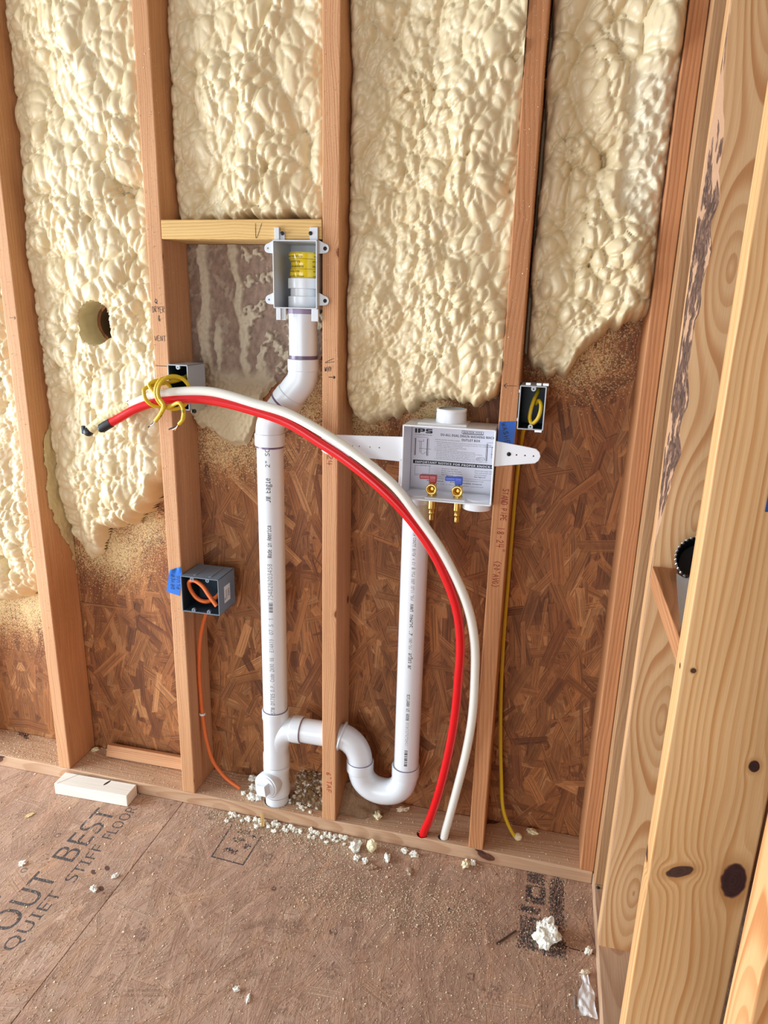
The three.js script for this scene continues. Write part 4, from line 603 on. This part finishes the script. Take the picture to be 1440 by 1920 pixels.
// ------------------------------------------------------------------ writing: hand strokes on a letter grid (x 0..1, y 0 bottom..1 top)
const GL = { S: [[[0.9, 0.85], [0.5, 1], [0.12, 0.78], [0.5, 0.52], [0.88, 0.25], [0.45, 0], [0.08, 0.15]]], T: [[[0, 1], [1, 0.96]], [[0.5, 1], [0.48, 0]]], A: [[[0, 0], [0.5, 1], [1, 0]], [[0.2, 0.38], [0.85, 0.38]]], N: [[[0.05, 0], [0.05, 1], [0.92, 0.02], [0.95, 1]]], D: [[[0.1, 0], [0.12, 1], [0.75, 0.85], [0.92, 0.45], [0.6, 0.05], [0.1, 0]]], P: [[[0.1, 0], [0.12, 1], [0.75, 0.95], [0.85, 0.68], [0.55, 0.48], [0.12, 0.46]]], I: [[[0.5, 0], [0.5, 1]]], E: [[[0.9, 1], [0.1, 0.97], [0.1, 0], [0.9, 0.03]], [[0.1, 0.52], [0.7, 0.52]]], W: [[[0, 1], [0.25, 0], [0.5, 0.7], [0.75, 0], [1, 1]]], H: [[[0.1, 0], [0.1, 1]], [[0.9, 0], [0.9, 1]], [[0.1, 0.5], [0.9, 0.52]]], R: [[[0.1, 0], [0.12, 1], [0.75, 0.93], [0.8, 0.65], [0.15, 0.48], [0.9, 0]]], V: [[[0, 1], [0.5, 0], [1, 1]]], G: [[[0.9, 0.85], [0.5, 1], [0.1, 0.6], [0.25, 0.08], [0.7, 0], [0.92, 0.4], [0.55, 0.42]]], Y: [[[0, 1], [0.5, 0.5], [1, 1]], [[0.5, 0.5], [0.48, 0]]], L: [[[0.1, 1], [0.1, 0], [0.9, 0.02]]], U: [[[0.08, 1], [0.1, 0.2], [0.5, 0], [0.88, 0.2], [0.9, 1]]], F: [[[0.9, 1], [0.1, 0.97], [0.1, 0]], [[0.1, 0.52], [0.7, 0.52]]], X: [[[0, 0], [1, 1]], [[0, 1], [1, 0]]], Q: [[[0.6, 0.1], [0.1, 0.4], [0.45, 1], [0.9, 0.6], [0.5, 0.05]], [[0.5, 0.35], [1, 0]]],
  1: [[[0.5, 0], [0.52, 1]]], 2: [[[0.1, 0.8], [0.5, 1], [0.85, 0.75], [0.1, 0.02], [0.95, 0.05]]], 4: [[[0.7, 0], [0.7, 1]], [[0.15, 1], [0.1, 0.45], [1, 0.45]]], 6: [[[0.8, 1], [0.2, 0.55], [0.3, 0.05], [0.75, 0.1], [0.8, 0.42], [0.25, 0.4]]], 8: [[[0.5, 0.52], [0.15, 0.78], [0.5, 1], [0.85, 0.78], [0.5, 0.52], [0.12, 0.22], [0.5, 0], [0.88, 0.22], [0.5, 0.52]]], 0: [[[0.5, 1], [0.12, 0.5], [0.5, 0], [0.88, 0.5], [0.5, 1]]],
  '-': [[[0.15, 0.5], [0.85, 0.52]]], '"': [[[0.3, 1.1], [0.25, 0.85]], [[0.65, 1.1], [0.6, 0.85]]], '(': [[[0.9, 1.15], [0.3, 0.5], [0.8, -0.15]]], ')': [[[0.1, 1.15], [0.7, 0.5], [0.2, -0.15]]], '&': [[[0.9, 0], [0.25, 0.75], [0.45, 1], [0.65, 0.78], [0.2, 0.3], [0.45, 0], [0.9, 0.4]]], '>': [[[0.3, 0.95], [0.95, 0.5], [0.3, 0.05]], [[-2.2, 0.5], [0.95, 0.5]]], ' ': [] };
// pen strokes laid on a surface as thin ink ribbons: origin, right and up vectors in metres, letter height h, advance w
function handwriting(name, text, o, right, up, h, w, ink, parent, wide = 0.0011, slant = 0) {
  const R = new THREE.Vector3(...right), U = new THREE.Vector3(...up), N = R.clone().cross(U), O = new THREE.Vector3(...o), P = [], r = mulberry(text.length * 13 + 5);
  [...text].forEach((ch, k) => { const jx = rr(-0.05, 0.05, r), jy = rr(-0.08, 0.08, r), sc = rr(0.9, 1.1, r);
    for (const st of GL[ch] || []) { const q = st.map(([a, b]) => new THREE.Vector3((k + (a * 0.72 + jx) * sc + slant * b) * w, (b + jy) * h * sc, 0)), cv = st.length > 2 ? new THREE.CatmullRomCurve3(q, false, 'centripetal').getPoints(st.length * 3) : q;
      for (let i = 0; i + 1 < cv.length; i++) { const d = cv[i + 1].clone().sub(cv[i]); if (d.length() < 1e-7) continue; d.normalize(); const e = new THREE.Vector3(-d.y, d.x, 0).multiplyScalar(wide * rr(0.4, 0.6, r)), x = d.multiplyScalar(wide * 0.3), A = cv[i].clone().sub(e).sub(x), B = cv[i + 1].clone().sub(e).add(x), C = cv[i + 1].clone().add(e).add(x), E = cv[i].clone().add(e).sub(x); for (const v of [A, B, C, A, C, E]) { const p = O.clone().addScaledVector(R, v.x).addScaledVector(U, v.y).addScaledVector(N, 0.0003); P.push(p.x, p.y, p.z); } } } });
  const g = new THREE.BufferGeometry(); g.setAttribute('position', new THREE.Float32BufferAttribute(P, 3)); g.computeVertexNormals(); return part(name, g, ink, parent);
}
const redInk = std(0x96241a, 0.6, { side: THREE.DoubleSide }), blackInk = std(0x2a2522, 0.6, { side: THREE.DoubleSide }), DOWN = [0, -1, 0], XP = [1, 0, 0];
handwriting('red_lettering', 'STAND PIPE', [0.4195, 1.002, 0.0001], DOWN, XP, 0.0125, 0.0075, redInk, studs[4], 0.0013);
handwriting('red_lettering', '18-24"', [0.415, 0.914, 0.0001], DOWN, XP, 0.0155, 0.0102, redInk, studs[4], 0.0013);
handwriting('red_lettering', '(20"AVG)', [0.413, 0.833, 0.0001], DOWN, XP, 0.013, 0.0084, redInk, studs[4], 0.0013);
handwriting('black_arrow', '>', [0.432, 1.2225, 0.0001], [-1, 0, 0], [0, -1, 0], 0.010, 0.0115, blackInk, studs[4]).position.set(-0.018, 0.010, 0);
handwriting('red_lettering', '6"TAF', [0.013, 0.190, 0.0001], DOWN, XP, 0.012, 0.0135, std(0xb83a22, 0.6, { side: THREE.DoubleSide }), studs[3], 0.0015);
handwriting('red_lettering', 'X', [0.016, 1.100, 0.0001], DOWN, XP, 0.009, 0.009, redInk, studs[3]);
handwriting('red_lettering', '24', [0.012, 1.049, 0.0001], DOWN, XP, 0.012, 0.013, redInk, studs[3]);
handwriting('black_lettering', 'WHY', [0.006, 1.240, 0.0001], XP, [0, 1, 0], 0.010, 0.006, blackInk, studs[3]);
handwriting('black_arrow', '>', [0.026, 1.2240, 0.0001], XP, [0, 1, 0], 0.006, 0.006, blackInk, studs[3], 0.002);
handwriting('black_check', 'V', [0.006, 1.262, 0.0001], [0.2, -1, 0], [0.95, 0.3, 0], 0.022, 0.010, blackInk, studs[3]);
handwriting('black_lettering', 'DRYER', [-0.4165, 1.357, 0.0001], XP, [0, 1, 0], 0.013, 0.0067, blackInk, studs[2], 0.001);
handwriting('black_lettering', '&', [-0.403, 1.337, 0.0001], XP, [0, 1, 0], 0.013, 0.009, blackInk, studs[2], 0.0011);
handwriting('black_lettering', 'Q', [-0.409, 1.376, 0.0001], XP, [0, 1, 0], 0.010, 0.010, blackInk, studs[2], 0.0012);
handwriting('black_arrow', '>', [-0.4163, 1.310, 0.0001], [-1, 0, 0], [0, 1, 0], 0.007, 0.011, blackInk, studs[2], 0.001).position.set(0.012, 0, 0);
handwriting('black_lettering', 'VENT', [-0.415, 1.293, 0.0001], XP, [0, 1, 0], 0.011, 0.0076, blackInk, studs[2], 0.001);
handwriting('black_line', '-', [-0.424, 1.229, 0.0001], XP, [0, 1, 0], 0.010, 0.065, blackInk, studs[2], 0.0016);
handwriting('black_arrow', '>', [-0.800, 1.330, 0.0001], XP, [0, 1, 0], 0.008, 0.0075, blackInk, studs[1], 0.001);
handwriting('black_check', 'V', [-0.158, 1.518, 0.0009], XP, [0.2, 1, 0], 0.030, 0.020, blackInk, wallBack, 0.0011);

// blue painter's tape
function tape(label, pts, text, mat) { // pts: bottom-left, bottom-right, top-right, top-left in x,y; slightly lifted and creased
  const n = 10, f = (u, v) => { const a = [lerp(pts[0][0], pts[1][0], u), lerp(pts[0][1], pts[1][1], u)], b = [lerp(pts[3][0], pts[2][0], u), lerp(pts[3][1], pts[2][1], u)]; return [lerp(a[0], b[0], v), lerp(a[1], b[1], v)]; };
  const g = new THREE.PlaneGeometry(1, 1, n, n), p = g.attributes.position;
  for (let i = 0; i < p.count; i++) { const u = p.getX(i) + 0.5, v = p.getY(i) + 0.5, [x, y] = f(u, v); p.setXYZ(i, x, y, 0.0008 + pts[4] * (0.5 + 0.5 * Math.sin(u * 3 + v * 4)) * (0.3 + v) + pts[5] * sst(0.72, 1, v) * 0.007 * Math.abs(Math.sin(u * 5 + 0.4))); }
  g.computeVertexNormals(); const m = solo('painters_tape', g, mat, label, 'tape'); return m;
}
const mTape = std(0x2a74d6, 0.6, { side: THREE.DoubleSide });
{
  const a = tape('torn blue tape marked in black beside the orange cable box', [[-0.428, 0.653], [-0.390, 0.646], [-0.376, 0.731], [-0.414, 0.716], 0.0012, 1], 'DRYER', mTape);
  handwriting('black_lettering', 'DRYER', [-0.4045, 0.663, 0.0024], [0.1, 0.99, 0], [-0.99, 0.1, 0], 0.009, 0.0088, blackInk, a, 0.001); handwriting('black_lettering', 'PLUG', [-0.3885, 0.665, 0.0024], [0.1, 0.99, 0], [-0.99, 0.1, 0], 0.009, 0.0098, blackInk, a, 0.001);
  const b = tape('blue tape marked in black tucked behind the right outlet box bracket', [[0.4015, 1.092], [0.4365, 1.094], [0.4365, 1.153], [0.4015, 1.150], 0.0003, 0], 'WASHER', std(0x1c56ac, 0.6, { side: THREE.DoubleSide }));
  handwriting('black_lettering', 'WASHER', [0.406, 1.147, 0.0012], [0.28, -0.96, 0], [0.96, 0.28, 0], 0.0095, 0.0098, blackInk, b, 0.0011);
}
{ const g = new RoundedBoxGeometry(0.03, 0.05, 0.0008, 1, 0.0003).translate(0.797, 1.165, 0.5731); solo('painters_tape', g, std(0x2c4a86, 0.6), 'scrap of dark blue tape on the big knotty stud at right', 'tape'); }

// ------------------------------------------------------------------ offcuts
{
  const w = thing('wood_offcut', 'pale whitish wood block lying against the bottom plate', 'wood block');
  const g = new RoundedBoxGeometry(0.232, 0.036, 0.052, 2, 0.002); lumberUV(g, 0, 0.4, 0.2); part('block', g, mPale, w);
  part('pencil_line', boxAt(-0.0006, 0.0006, 0.0178, 0.01815, -0.03, 0.03).rotateY(-0.62).translate(-0.09, 0, 0), std(0x77706a, 0.8), w); part('split_knot', new THREE.SphereGeometry(1, 12, 8).scale(0.004, 0.0006, 0.014).rotateY(-0.35).translate(0.030, 0.0178, -0.012), std(0x3a2118, 0.9), w, 'dark split knot');
  w.position.set(-0.678, 0.0185, 0.036); w.rotation.y = 0.03;
  const o = solo('wood_offcut', lumberUV(new RoundedBoxGeometry(0.26, 0.036, 0.024, 2, 0.002), 0, 0.1, 1.2), mFirA, 'orange wood offcut resting on the plate against the sheathing', 'wood block');
  o.position.set(-0.590, 0.0565, -0.094); o.rotation.set(-0.35, 0.02, 0);
  const s = solo('wood_shim', lumberUV(new RoundedBoxGeometry(0.010, 0.034, 0.007, 2, 0.001), 1, 0.3, 0.3), mYellow, 'little wood wedge tilted against the bottom plate', 'wood shim'); s.position.set(-0.166, 0.0115, 0.019); s.rotation.set(-0.9, 0.25, 0.35);
}

// ------------------------------------------------------------------ things on the shelf block
{
  const h = thing('hole_saw', 'black steel hole saw lying on the shelf block', 'tool'), mBlack = std(0x17191b, 0.32, { metalness: 0.4 });
  const R = 0.040, pts = [[R - 0.002, 0.0], [R, 0.0], [R, -0.045], [R - 0.004, -0.05], [0, -0.05], [0, -0.047], [R - 0.006, -0.047], [R - 0.002, -0.044], [R - 0.002, 0]];
  part('cup', lathe(pts, 48), mBlack, h);
  for (let k = 0; k < 30; k++) { const a = k / 30 * Math.PI * 2; part('tooth', new THREE.ConeGeometry(0.0032, 0.006, 4).rotateY(0.4).translate(0, 0.002, 0).rotateZ(0.2).translate(R - 0.001, 0, 0).rotateY(a), mZinc, h); }
  part('pilot_drill', lathe([[0, 0.012], [0.0038, 0.004], [0.0038, -0.048]], 12), mZinc, h, 'bright pilot drill');
  h.position.set(0.782, 0.9735, 0.276); h.rotation.set(1.05, -0.25, 0, 'YXZ'); 
  const [c, x] = canvas(256, 384), r = mulberry(12); x.fillStyle = '#e9edf2'; x.fillRect(0, 0, 256, 384); x.strokeStyle = '#6a6c72'; x.lineWidth = 2; x.strokeRect(48, 110, 180, 250); for (const y of [150, 240]) { x.strokeRect(80, y, 90, 40); x.beginPath(); x.moveTo(60, y + 50); x.quadraticCurveTo(110, y + 40, 200, y + 58); x.stroke(); } x.fillStyle = '#77797f'; for (let k = 0; k < 9; k++) x.fillRect(56, 300 + k * 6, rr(90, 160, r), 2);
  const g = new THREE.PlaneGeometry(0.12, 0.215, 10, 18), p = g.attributes.position; for (let i = 0; i < p.count; i++) { const u = p.getX(i), v = p.getY(i); p.setZ(i, 0.004 + 0.010 * Math.exp(-Math.abs(v - 0.107) * 40) * 0.6 + 0.003 * Math.sin(u * 40) + 0.005 * sst(-0.05, -0.06, u)); } g.computeVertexNormals();
  const s = solo('instruction_paper', g, std(0xffffff, 0.7, { map: canvasTex(c), side: THREE.DoubleSide }), 'folded white printed paper lying on the shelf block', 'paper'); s.rotation.set(-Math.PI / 2, 0, -0.12, 'YXZ'); s.position.set(0.792, 0.9335, 0.40);
}

// ------------------------------------------------------------------ foam crumbs, wrapper, sawdust
const mCrumb = std(0xf0eee2, 0.75), mCrumbCream = std(0xf1e6bf, 0.7);
function crumbGeo(seed, det = 2, rough = 0.5) { const g = new THREE.IcosahedronGeometry(1, det), p = g.attributes.position, f = createNoise3D(mulberry(seed)); for (let i = 0; i < p.count; i++) { const x = p.getX(i), y = p.getY(i), z = p.getZ(i), k = 1 + rough * (f(x * 1.1, y * 1.1, z * 1.1) * 0.6 + f(x * 2.6 + 5, y * 2.6, z * 2.6) * 0.3 + (det > 2 ? f(x * 7, y * 7, z * 7) * 0.22 : 0)); p.setXYZ(i, x * k, y * k, z * k); } g.computeVertexNormals(); return g; }
const crumbs = [1, 2, 3, 4, 5].map((s) => crumbGeo(s, 2, 0.8));
function crumb(name, geo, mat, x, y, z, sx, sy, sz, label, cat = 'foam piece', group) { const m = solo(name, geo, mat, label, cat, group); m.scale.set(sx, sy, sz); m.position.set(x, y + sy * 0.72, z); m.rotation.y = rr(0, 6); return m; }
crumb('foam_chunk', crumbGeo(30, 9, 0.6), std(0xf3f1e6, 0.8), 0.606, 0, 0.190, 0.026, 0.021, 0.031, 'large torn white foam chunk on the dark floor stamp');
crumb('foam_chunk', crumbGeo(41, 7, 0.22), mCrumbCream, 0.150, 0, 0.034, 0.013, 0.019, 0.012, 'smooth cream foam ball on the floor by the plate');
crumb('foam_chunk', crumbs[1], mCrumb, 0.107, 0, 0.042, 0.017, 0.013, 0.015, 'ragged white foam lump left of the cream ball');
crumb('foam_chunk', crumbs[2], mCrumb, 0.120, 0, 0.076, 0.008, 0.007, 0.007, 'small white foam bit just below the ragged lump');
crumb('foam_chunk', crumbs[3], mCrumb, 0.145, 0, 0.080, 0.008, 0.008, 0.007, 'small white foam bit just below the cream ball');
crumb('foam_chunk', crumbs[4], mCrumb, 0.199, 0, 0.056, 0.007, 0.009, 0.012, 'white foam sliver right of the cream ball');
crumb('foam_chunk', crumbs[0], mCrumb, 0.236, 0, 0.018, 0.008, 0.006, 0.009, 'white foam sliver touching the plate, left of the red tube');
crumb('foam_chunk', crumbs[2], mCrumb, 0.262, 0, 0.023, 0.012, 0.006, 0.010, 'white foam flake on the floor in front of the red tube');
crumb('foam_chunk', crumbs[1], mCrumbCream, 0.398, 0, 0.026, 0.009, 0.010, 0.011, 'cream foam bit on the floor in front of the right stud');
crumb('foam_chunk', crumbs[3], mCrumb, 0.417, 0, 0.012, 0.006, 0.007, 0.007, 'white foam bit on the floor just right of the cream bit');
crumb('foam_chunk', crumbs[4], mCrumb, 0.698, 0, 0.206, 0.007, 0.009, 0.009, 'white foam bit beside the right partition plate');
crumb('foam_chunk', crumbGeo(52, 6, 0.1), mCrumbCream, 0.5235, PH, -0.066, 0.0105, 0.0095, 0.0105, 'cream foam bead at the foot of the yellow cable');
crumb('foam_chunk', crumbs[3], mCrumbCream, 0.560, PH, -0.098, 0.014, 0.006, 0.008, 'cream foam flake on the plate by the corner');
crumb('foam_chunk', crumbs[0], mCrumbCream, 0.145, PH, -0.046, 0.013, 0.008, 0.010, 'cream foam bit on the plate right of the middle stud');
crumb('foam_chunk', crumbs[4], std(0xe9d6b8, 0.8), 0.208, PH, -0.092, 0.016, 0.006, 0.009, 'tan foam flake on the plate under the trap');
crumb('foam_chunk', crumbs[2], mCrumb, -0.470, 0, 0.338, 0.007, 0.005, 0.009, 'white foam bit on the floor left of the joint');
crumb('foam_chunk', crumbs[1], mCrumb, -0.445, 0, 0.290, 0.006, 0.004, 0.009, 'white foam bit on a dark stain by the joint');
crumb('foam_chunk', crumbs[3], mCrumb, -0.693, 0, 0.314, 0.009, 0.004, 0.008, 'flat white foam bit beside the printed letters');
crumb('foam_chunk', crumbs[0], mCrumb, -0.023, 0, 0.489, 0.005, 0.005, 0.007, 'white foam bit on the open floor, upper of two');
crumb('foam_chunk', crumbs[4], mCrumb, 0.008, 0, 0.499, 0.004, 0.003, 0.009, 'white foam bit on the open floor, lower of two');
crumb('wood_chip', crumbs[2], std(0xa98870, 0.85), 0.168, 0, 0.094, 0.006, 0.005, 0.013, 'brown wood chip on the floor below the foam ball', 'wood chip');
crumb('wood_chip', crumbs[4], std(0xb39a80, 0.85), 0.262, 0, 0.083, 0.013, 0.004, 0.007, 'brown wood chip on the floor below the red tube', 'wood chip');
crumb('wood_chip', crumbs[3], std(0xe2c58e, 0.8), -0.801, 0, 0.160, 0.012, 0.0015, 0.006, 'flat yellow wood chip on the left of the floor', 'wood chip');
for (const [x, z, l] of [[-0.775, -0.100, 'cream foam flake on the plate at the foot of the leftmost stud'], [-0.730, -0.112, 'cream foam flake on the plate left of the orange offcut']]) crumb('foam_chunk', crumbs[1], mCrumbCream, x, PH, z, 0.011, 0.005, 0.009, l);
{ // drift of white crumbs along the front of the plate and behind the stack
  const r = mulberry(66);
  for (let k = 0; k < 120; k++) { const onPlate = k % 5 === 0, t = r(), x = onPlate ? rr(-0.11, -0.005, r) : lerp(-0.27, 0.075, t) , z = onPlate ? rr(-0.055, -0.008, r) : 0.007 + Math.abs(r() + r() - 1) * 0.035, s = rr(0.0025, 0.007, r) * (onPlate ? 0.8 : 1);
    crumb('foam_crumb', crumbs[k % 5], mCrumb, x, onPlate ? PH : 0, z, s, s * 0.75, s * rr(0.7, 1.2, r), onPlate ? 'tiny white foam crumb on the plate between drain stack and middle stud' : 'small white foam crumb in the drift along the front of the bottom plate', 'foam crumb', onPlate ? 'crumbs on the plate' : 'crumbs along the plate'); }
  for (let k = 0; k < 16; k++) { const s = rr(0.005, 0.011, r); crumb('foam_crumb', crumbs[k % 5], mCrumb, rr(-0.25, -0.185, r), PH, rr(-0.1, -0.02, r), s, s * 0.8, s, 'white foam crumb on the plate left of the drain stack', 'foam crumb', 'crumbs left of the stack'); }
}
{ // fluffy heap behind the stack, sawdust heap behind the trap
  const spike = (x, z) => 0.5 * n2(x * 60, z * 60) + 0.35 * n2b(x * 140, z * 130) + 0.25 * n2(x * 300, z * 300);
  const fluff = solo('debris_heap', sheet(-0.112, -0.002, -0.117, -0.028, 0.0022, (x, z) => { const e = Math.min((x + 0.112) / 0.02, (-0.002 - x) / 0.01, (-0.028 - z) / 0.03, 1); if (e < 0) return null; return Math.max(0.0004, sst(0, 1, e) * (0.014 + 0.036 * sst(-0.03, -0.1, z) + 0.008 * spike(x, z))); }, (x, z, t) => [x, PH + t, -z * -1], (x, z) => { const k = sst(0.05, 0.45, spike(x, z + 3)); const w = sst(0.55, 0.8, n2(x * 35 + 8, z * 40)); return [lerp(lerp(0.17, 0.42, k), 0.8, w), lerp(lerp(0.10, 0.30, k), 0.78, w), lerp(lerp(0.05, 0.18, k), 0.76, w)]; }), std(0xffffff, 0.95, { vertexColors: true, side: THREE.DoubleSide }), 'fluffy brown and white debris heap on the plate behind the drain stack', 'debris');
  { const r = mulberry(15), N = 420, m = new THREE.InstancedMesh(crumbGeo(9, 1, 0.8), std(0xffffff, 0.95), N), o = new THREE.Object3D(), c = new THREE.Color(); m.name = 'fluff'; m.userData = { kind: 'stuff' };
    for (let k = 0; k < N; k++) { const x = rr(-0.104, -0.006, r), z = -0.036 - 0.08 * Math.sqrt(r()), s2 = rr(0.002, 0.0055, r), pale = r() < 0.3 + (x < -0.08 ? 0.2 : 0); o.position.set(x, PH + 0.010 + 0.036 * sst(-0.03, -0.1, z) + s2 * 0.6, z); o.rotation.set(r() * 6, r() * 6, r() * 6); o.scale.set(s2 * rr(0.6, 1.6, r), s2, s2); o.updateMatrix(); m.setMatrixAt(k, o.matrix); const q = rr(0.7, 1.2, r); pale ? m.setColorAt(k, c.setRGB(0.66 * q, 0.58 * q, 0.48 * q)) : m.setColorAt(k, c.setRGB(0.27 * q, 0.17 * q, 0.085 * q)); }
    fluff.add(m); }
  solo('debris_heap', sheet(0.0385, 0.175, -0.1185, -0.02, 0.0026, (x, z) => { const e = sst(0.175, 0.05, x + n2(z * 30, 2) * 0.01) * sst(-0.022, -0.10, z + n2(x * 30, 5) * 0.008); if (e < 0.01) return null; return 0.0006 + e * (0.052 + 0.004 * n2(x * 40, z * 40)) + 0.0012 * n2b(x * 220, z * 220) * e; }, (x, z, t) => [x, PH + t, z], (x, z) => { const v = 1 + 0.25 * n2b(x * 200, z * 190); return [0.34 * v, 0.205 * v, 0.115 * v]; }), std(0xffffff, 0.95, { vertexColors: true, side: THREE.DoubleSide }), 'smooth brown sawdust heap on the plate behind the trap', 'debris');
}
{ // crumpled paper wrapper by the partition plate
  const g = new THREE.PlaneGeometry(0.030, 0.095, 12, 30), p = g.attributes.position; for (let i = 0; i < p.count; i++) { const u = p.getX(i), v = p.getY(i), wid = lerp(1.15, 0.5, sst(0.0, 0.035, v)); p.setXYZ(i, u * wid + 0.002 * Math.sin(v * 90), v + 0.002 * n2(u * 80, v * 60), 0.007 + 0.005 * Math.abs(n2(u * 32 + 2, v * 18)) + 0.0015 * n2b(u * 80, v * 40)); } const gg = g.toNonIndexed(); gg.computeVertexNormals();
  const w = solo('paper_wrapper', gg, std(0xe9e6e6, 0.65, { side: THREE.DoubleSide }), 'crumpled whitish paper wrapper beside the right partition plate', 'wrapper'); w.rotation.set(-Math.PI / 2, 0, 0.03, 'YXZ'); w.position.set(0.6895, 0.0, 0.318);
  crumb('foam_chunk', crumbs[0], std(0xe6d9bf, 0.8), 0.688, 0, 0.262, 0.006, 0.007, 0.010, 'tan foam scrap at the top of the paper wrapper');
  const s = solo('screw', lathe([[0, 0.016], [0.0022, 0.012], [0.0022, -0.012], [0.0034, -0.0135], [0, -0.015]], 10).rotateX(Math.PI / 2), mZinc, 'small bright screw on the floor left of the paper wrapper', 'screw'); s.position.set(0.6655, 0.0036, 0.335);
  const n = solo('wood_stick', boxAt(-0.0016, 0.0016, 0, 0.003, -0.032, 0.032, 0.0006), std(0x4a382c, 0.8), 'thin dark stick on the floor left of the large foam chunk', 'stick'); n.rotation.y = -0.72; n.position.set(0.516, 0.0003, 0.213);
  screwHead('plate_nail', 0.7225, PH + 0.0, 0.05, 0.0045, wallRight).rotation.x = 0;
}
function dust(name, label, n, spot, mat, sizes, seed) { // uncountable specks
  const r = mulberry(seed), m = new THREE.InstancedMesh(new THREE.TetrahedronGeometry(1, 0), mat, n), o = new THREE.Object3D(), c = new THREE.Color(); m.name = name; m.userData = { label, category: 'dust', kind: 'stuff' };
  for (let k = 0; k < n; k++) { const [p, flat] = spot(r), s = rr(...sizes, r) * (r() < 0.06 ? 1.9 : 1); o.position.set(...p); o.rotation.set(flat ? 0 : r() * 6, r() * 6.28, flat ? 0 : r() * 6); o.scale.set(s * rr(0.5, 1.8, r), s * 0.6, s); o.updateMatrix(); m.setMatrixAt(k, o.matrix); const q = r(); m.setColorAt(k, c.setRGB(lerp(0.55, 0.86, q), lerp(0.40, 0.74, q), lerp(0.26, 0.54, q))); }
  scene.add(m); return m;
}
dust('sawdust_specks', 'pale sawdust and foam specks scattered over the floor', 24000, (r) => { const near = r() < 0.4; const x = near ? rr(-0.32, 0.12, r) + rr(-0.15, 0.3, r) * r() : rr(-1.0, 0.712, r); let z = near ? 0.004 + 0.12 * r() * r() : 0.004 + 0.75 * r();  if (near && r() < 0.35) { return [[lerp(0.0, 0.45, r()) + rr(-0.05, 0.05, r), 0.0006, 0.12 + 0.13 * r() + rr(-0.03, 0.03, r)], 0]; } return [[x, 0.0006, z], 0]; }, std(0xffffff, 0.9), [0.0006, 0.0019], 71);
dust('plate_specks', 'pale foam dust lying on the bottom plate', 5200, (r) => { const q = r(); const x = q < 0.5 ? rr(-1.15, -0.835, r) : q < 0.7 ? rr(-0.78, -0.42, r) : q < 0.9 ? rr(-0.375, 0.0, r) : rr(0.04, 0.67, r); return [[x, PH + 0.0006, rr(-0.115, -0.004, r)], 0]; }, std(0xffffff, 0.9), [0.0006, 0.0016], 72);
dust('overspray_specks', 'cream overspray specks stuck to the studs', 5200, (r) => { const k = [1, 2, 2, 3, 4][Math.floor(r() * 5)]; const y = k < 3 ? rr(0.45, 1.9, r) : rr(1.05, 1.95, r); if (r() < 0.55) return [[SX[k] + rr(0.002, 0.036, r), y, 0.0002], 0]; return [[SX[k] + SW + 0.0002, y, rr(-0.11, -0.003, r)], 0]; }, std(0xffffff, 0.85), [0.0004, 0.0010], 73);
for (const o of scene.children) o.traverse((m) => { if (m.isMesh) { m.castShadow = true; m.receiveShadow = true; } });
renderer.render(scene, camera);
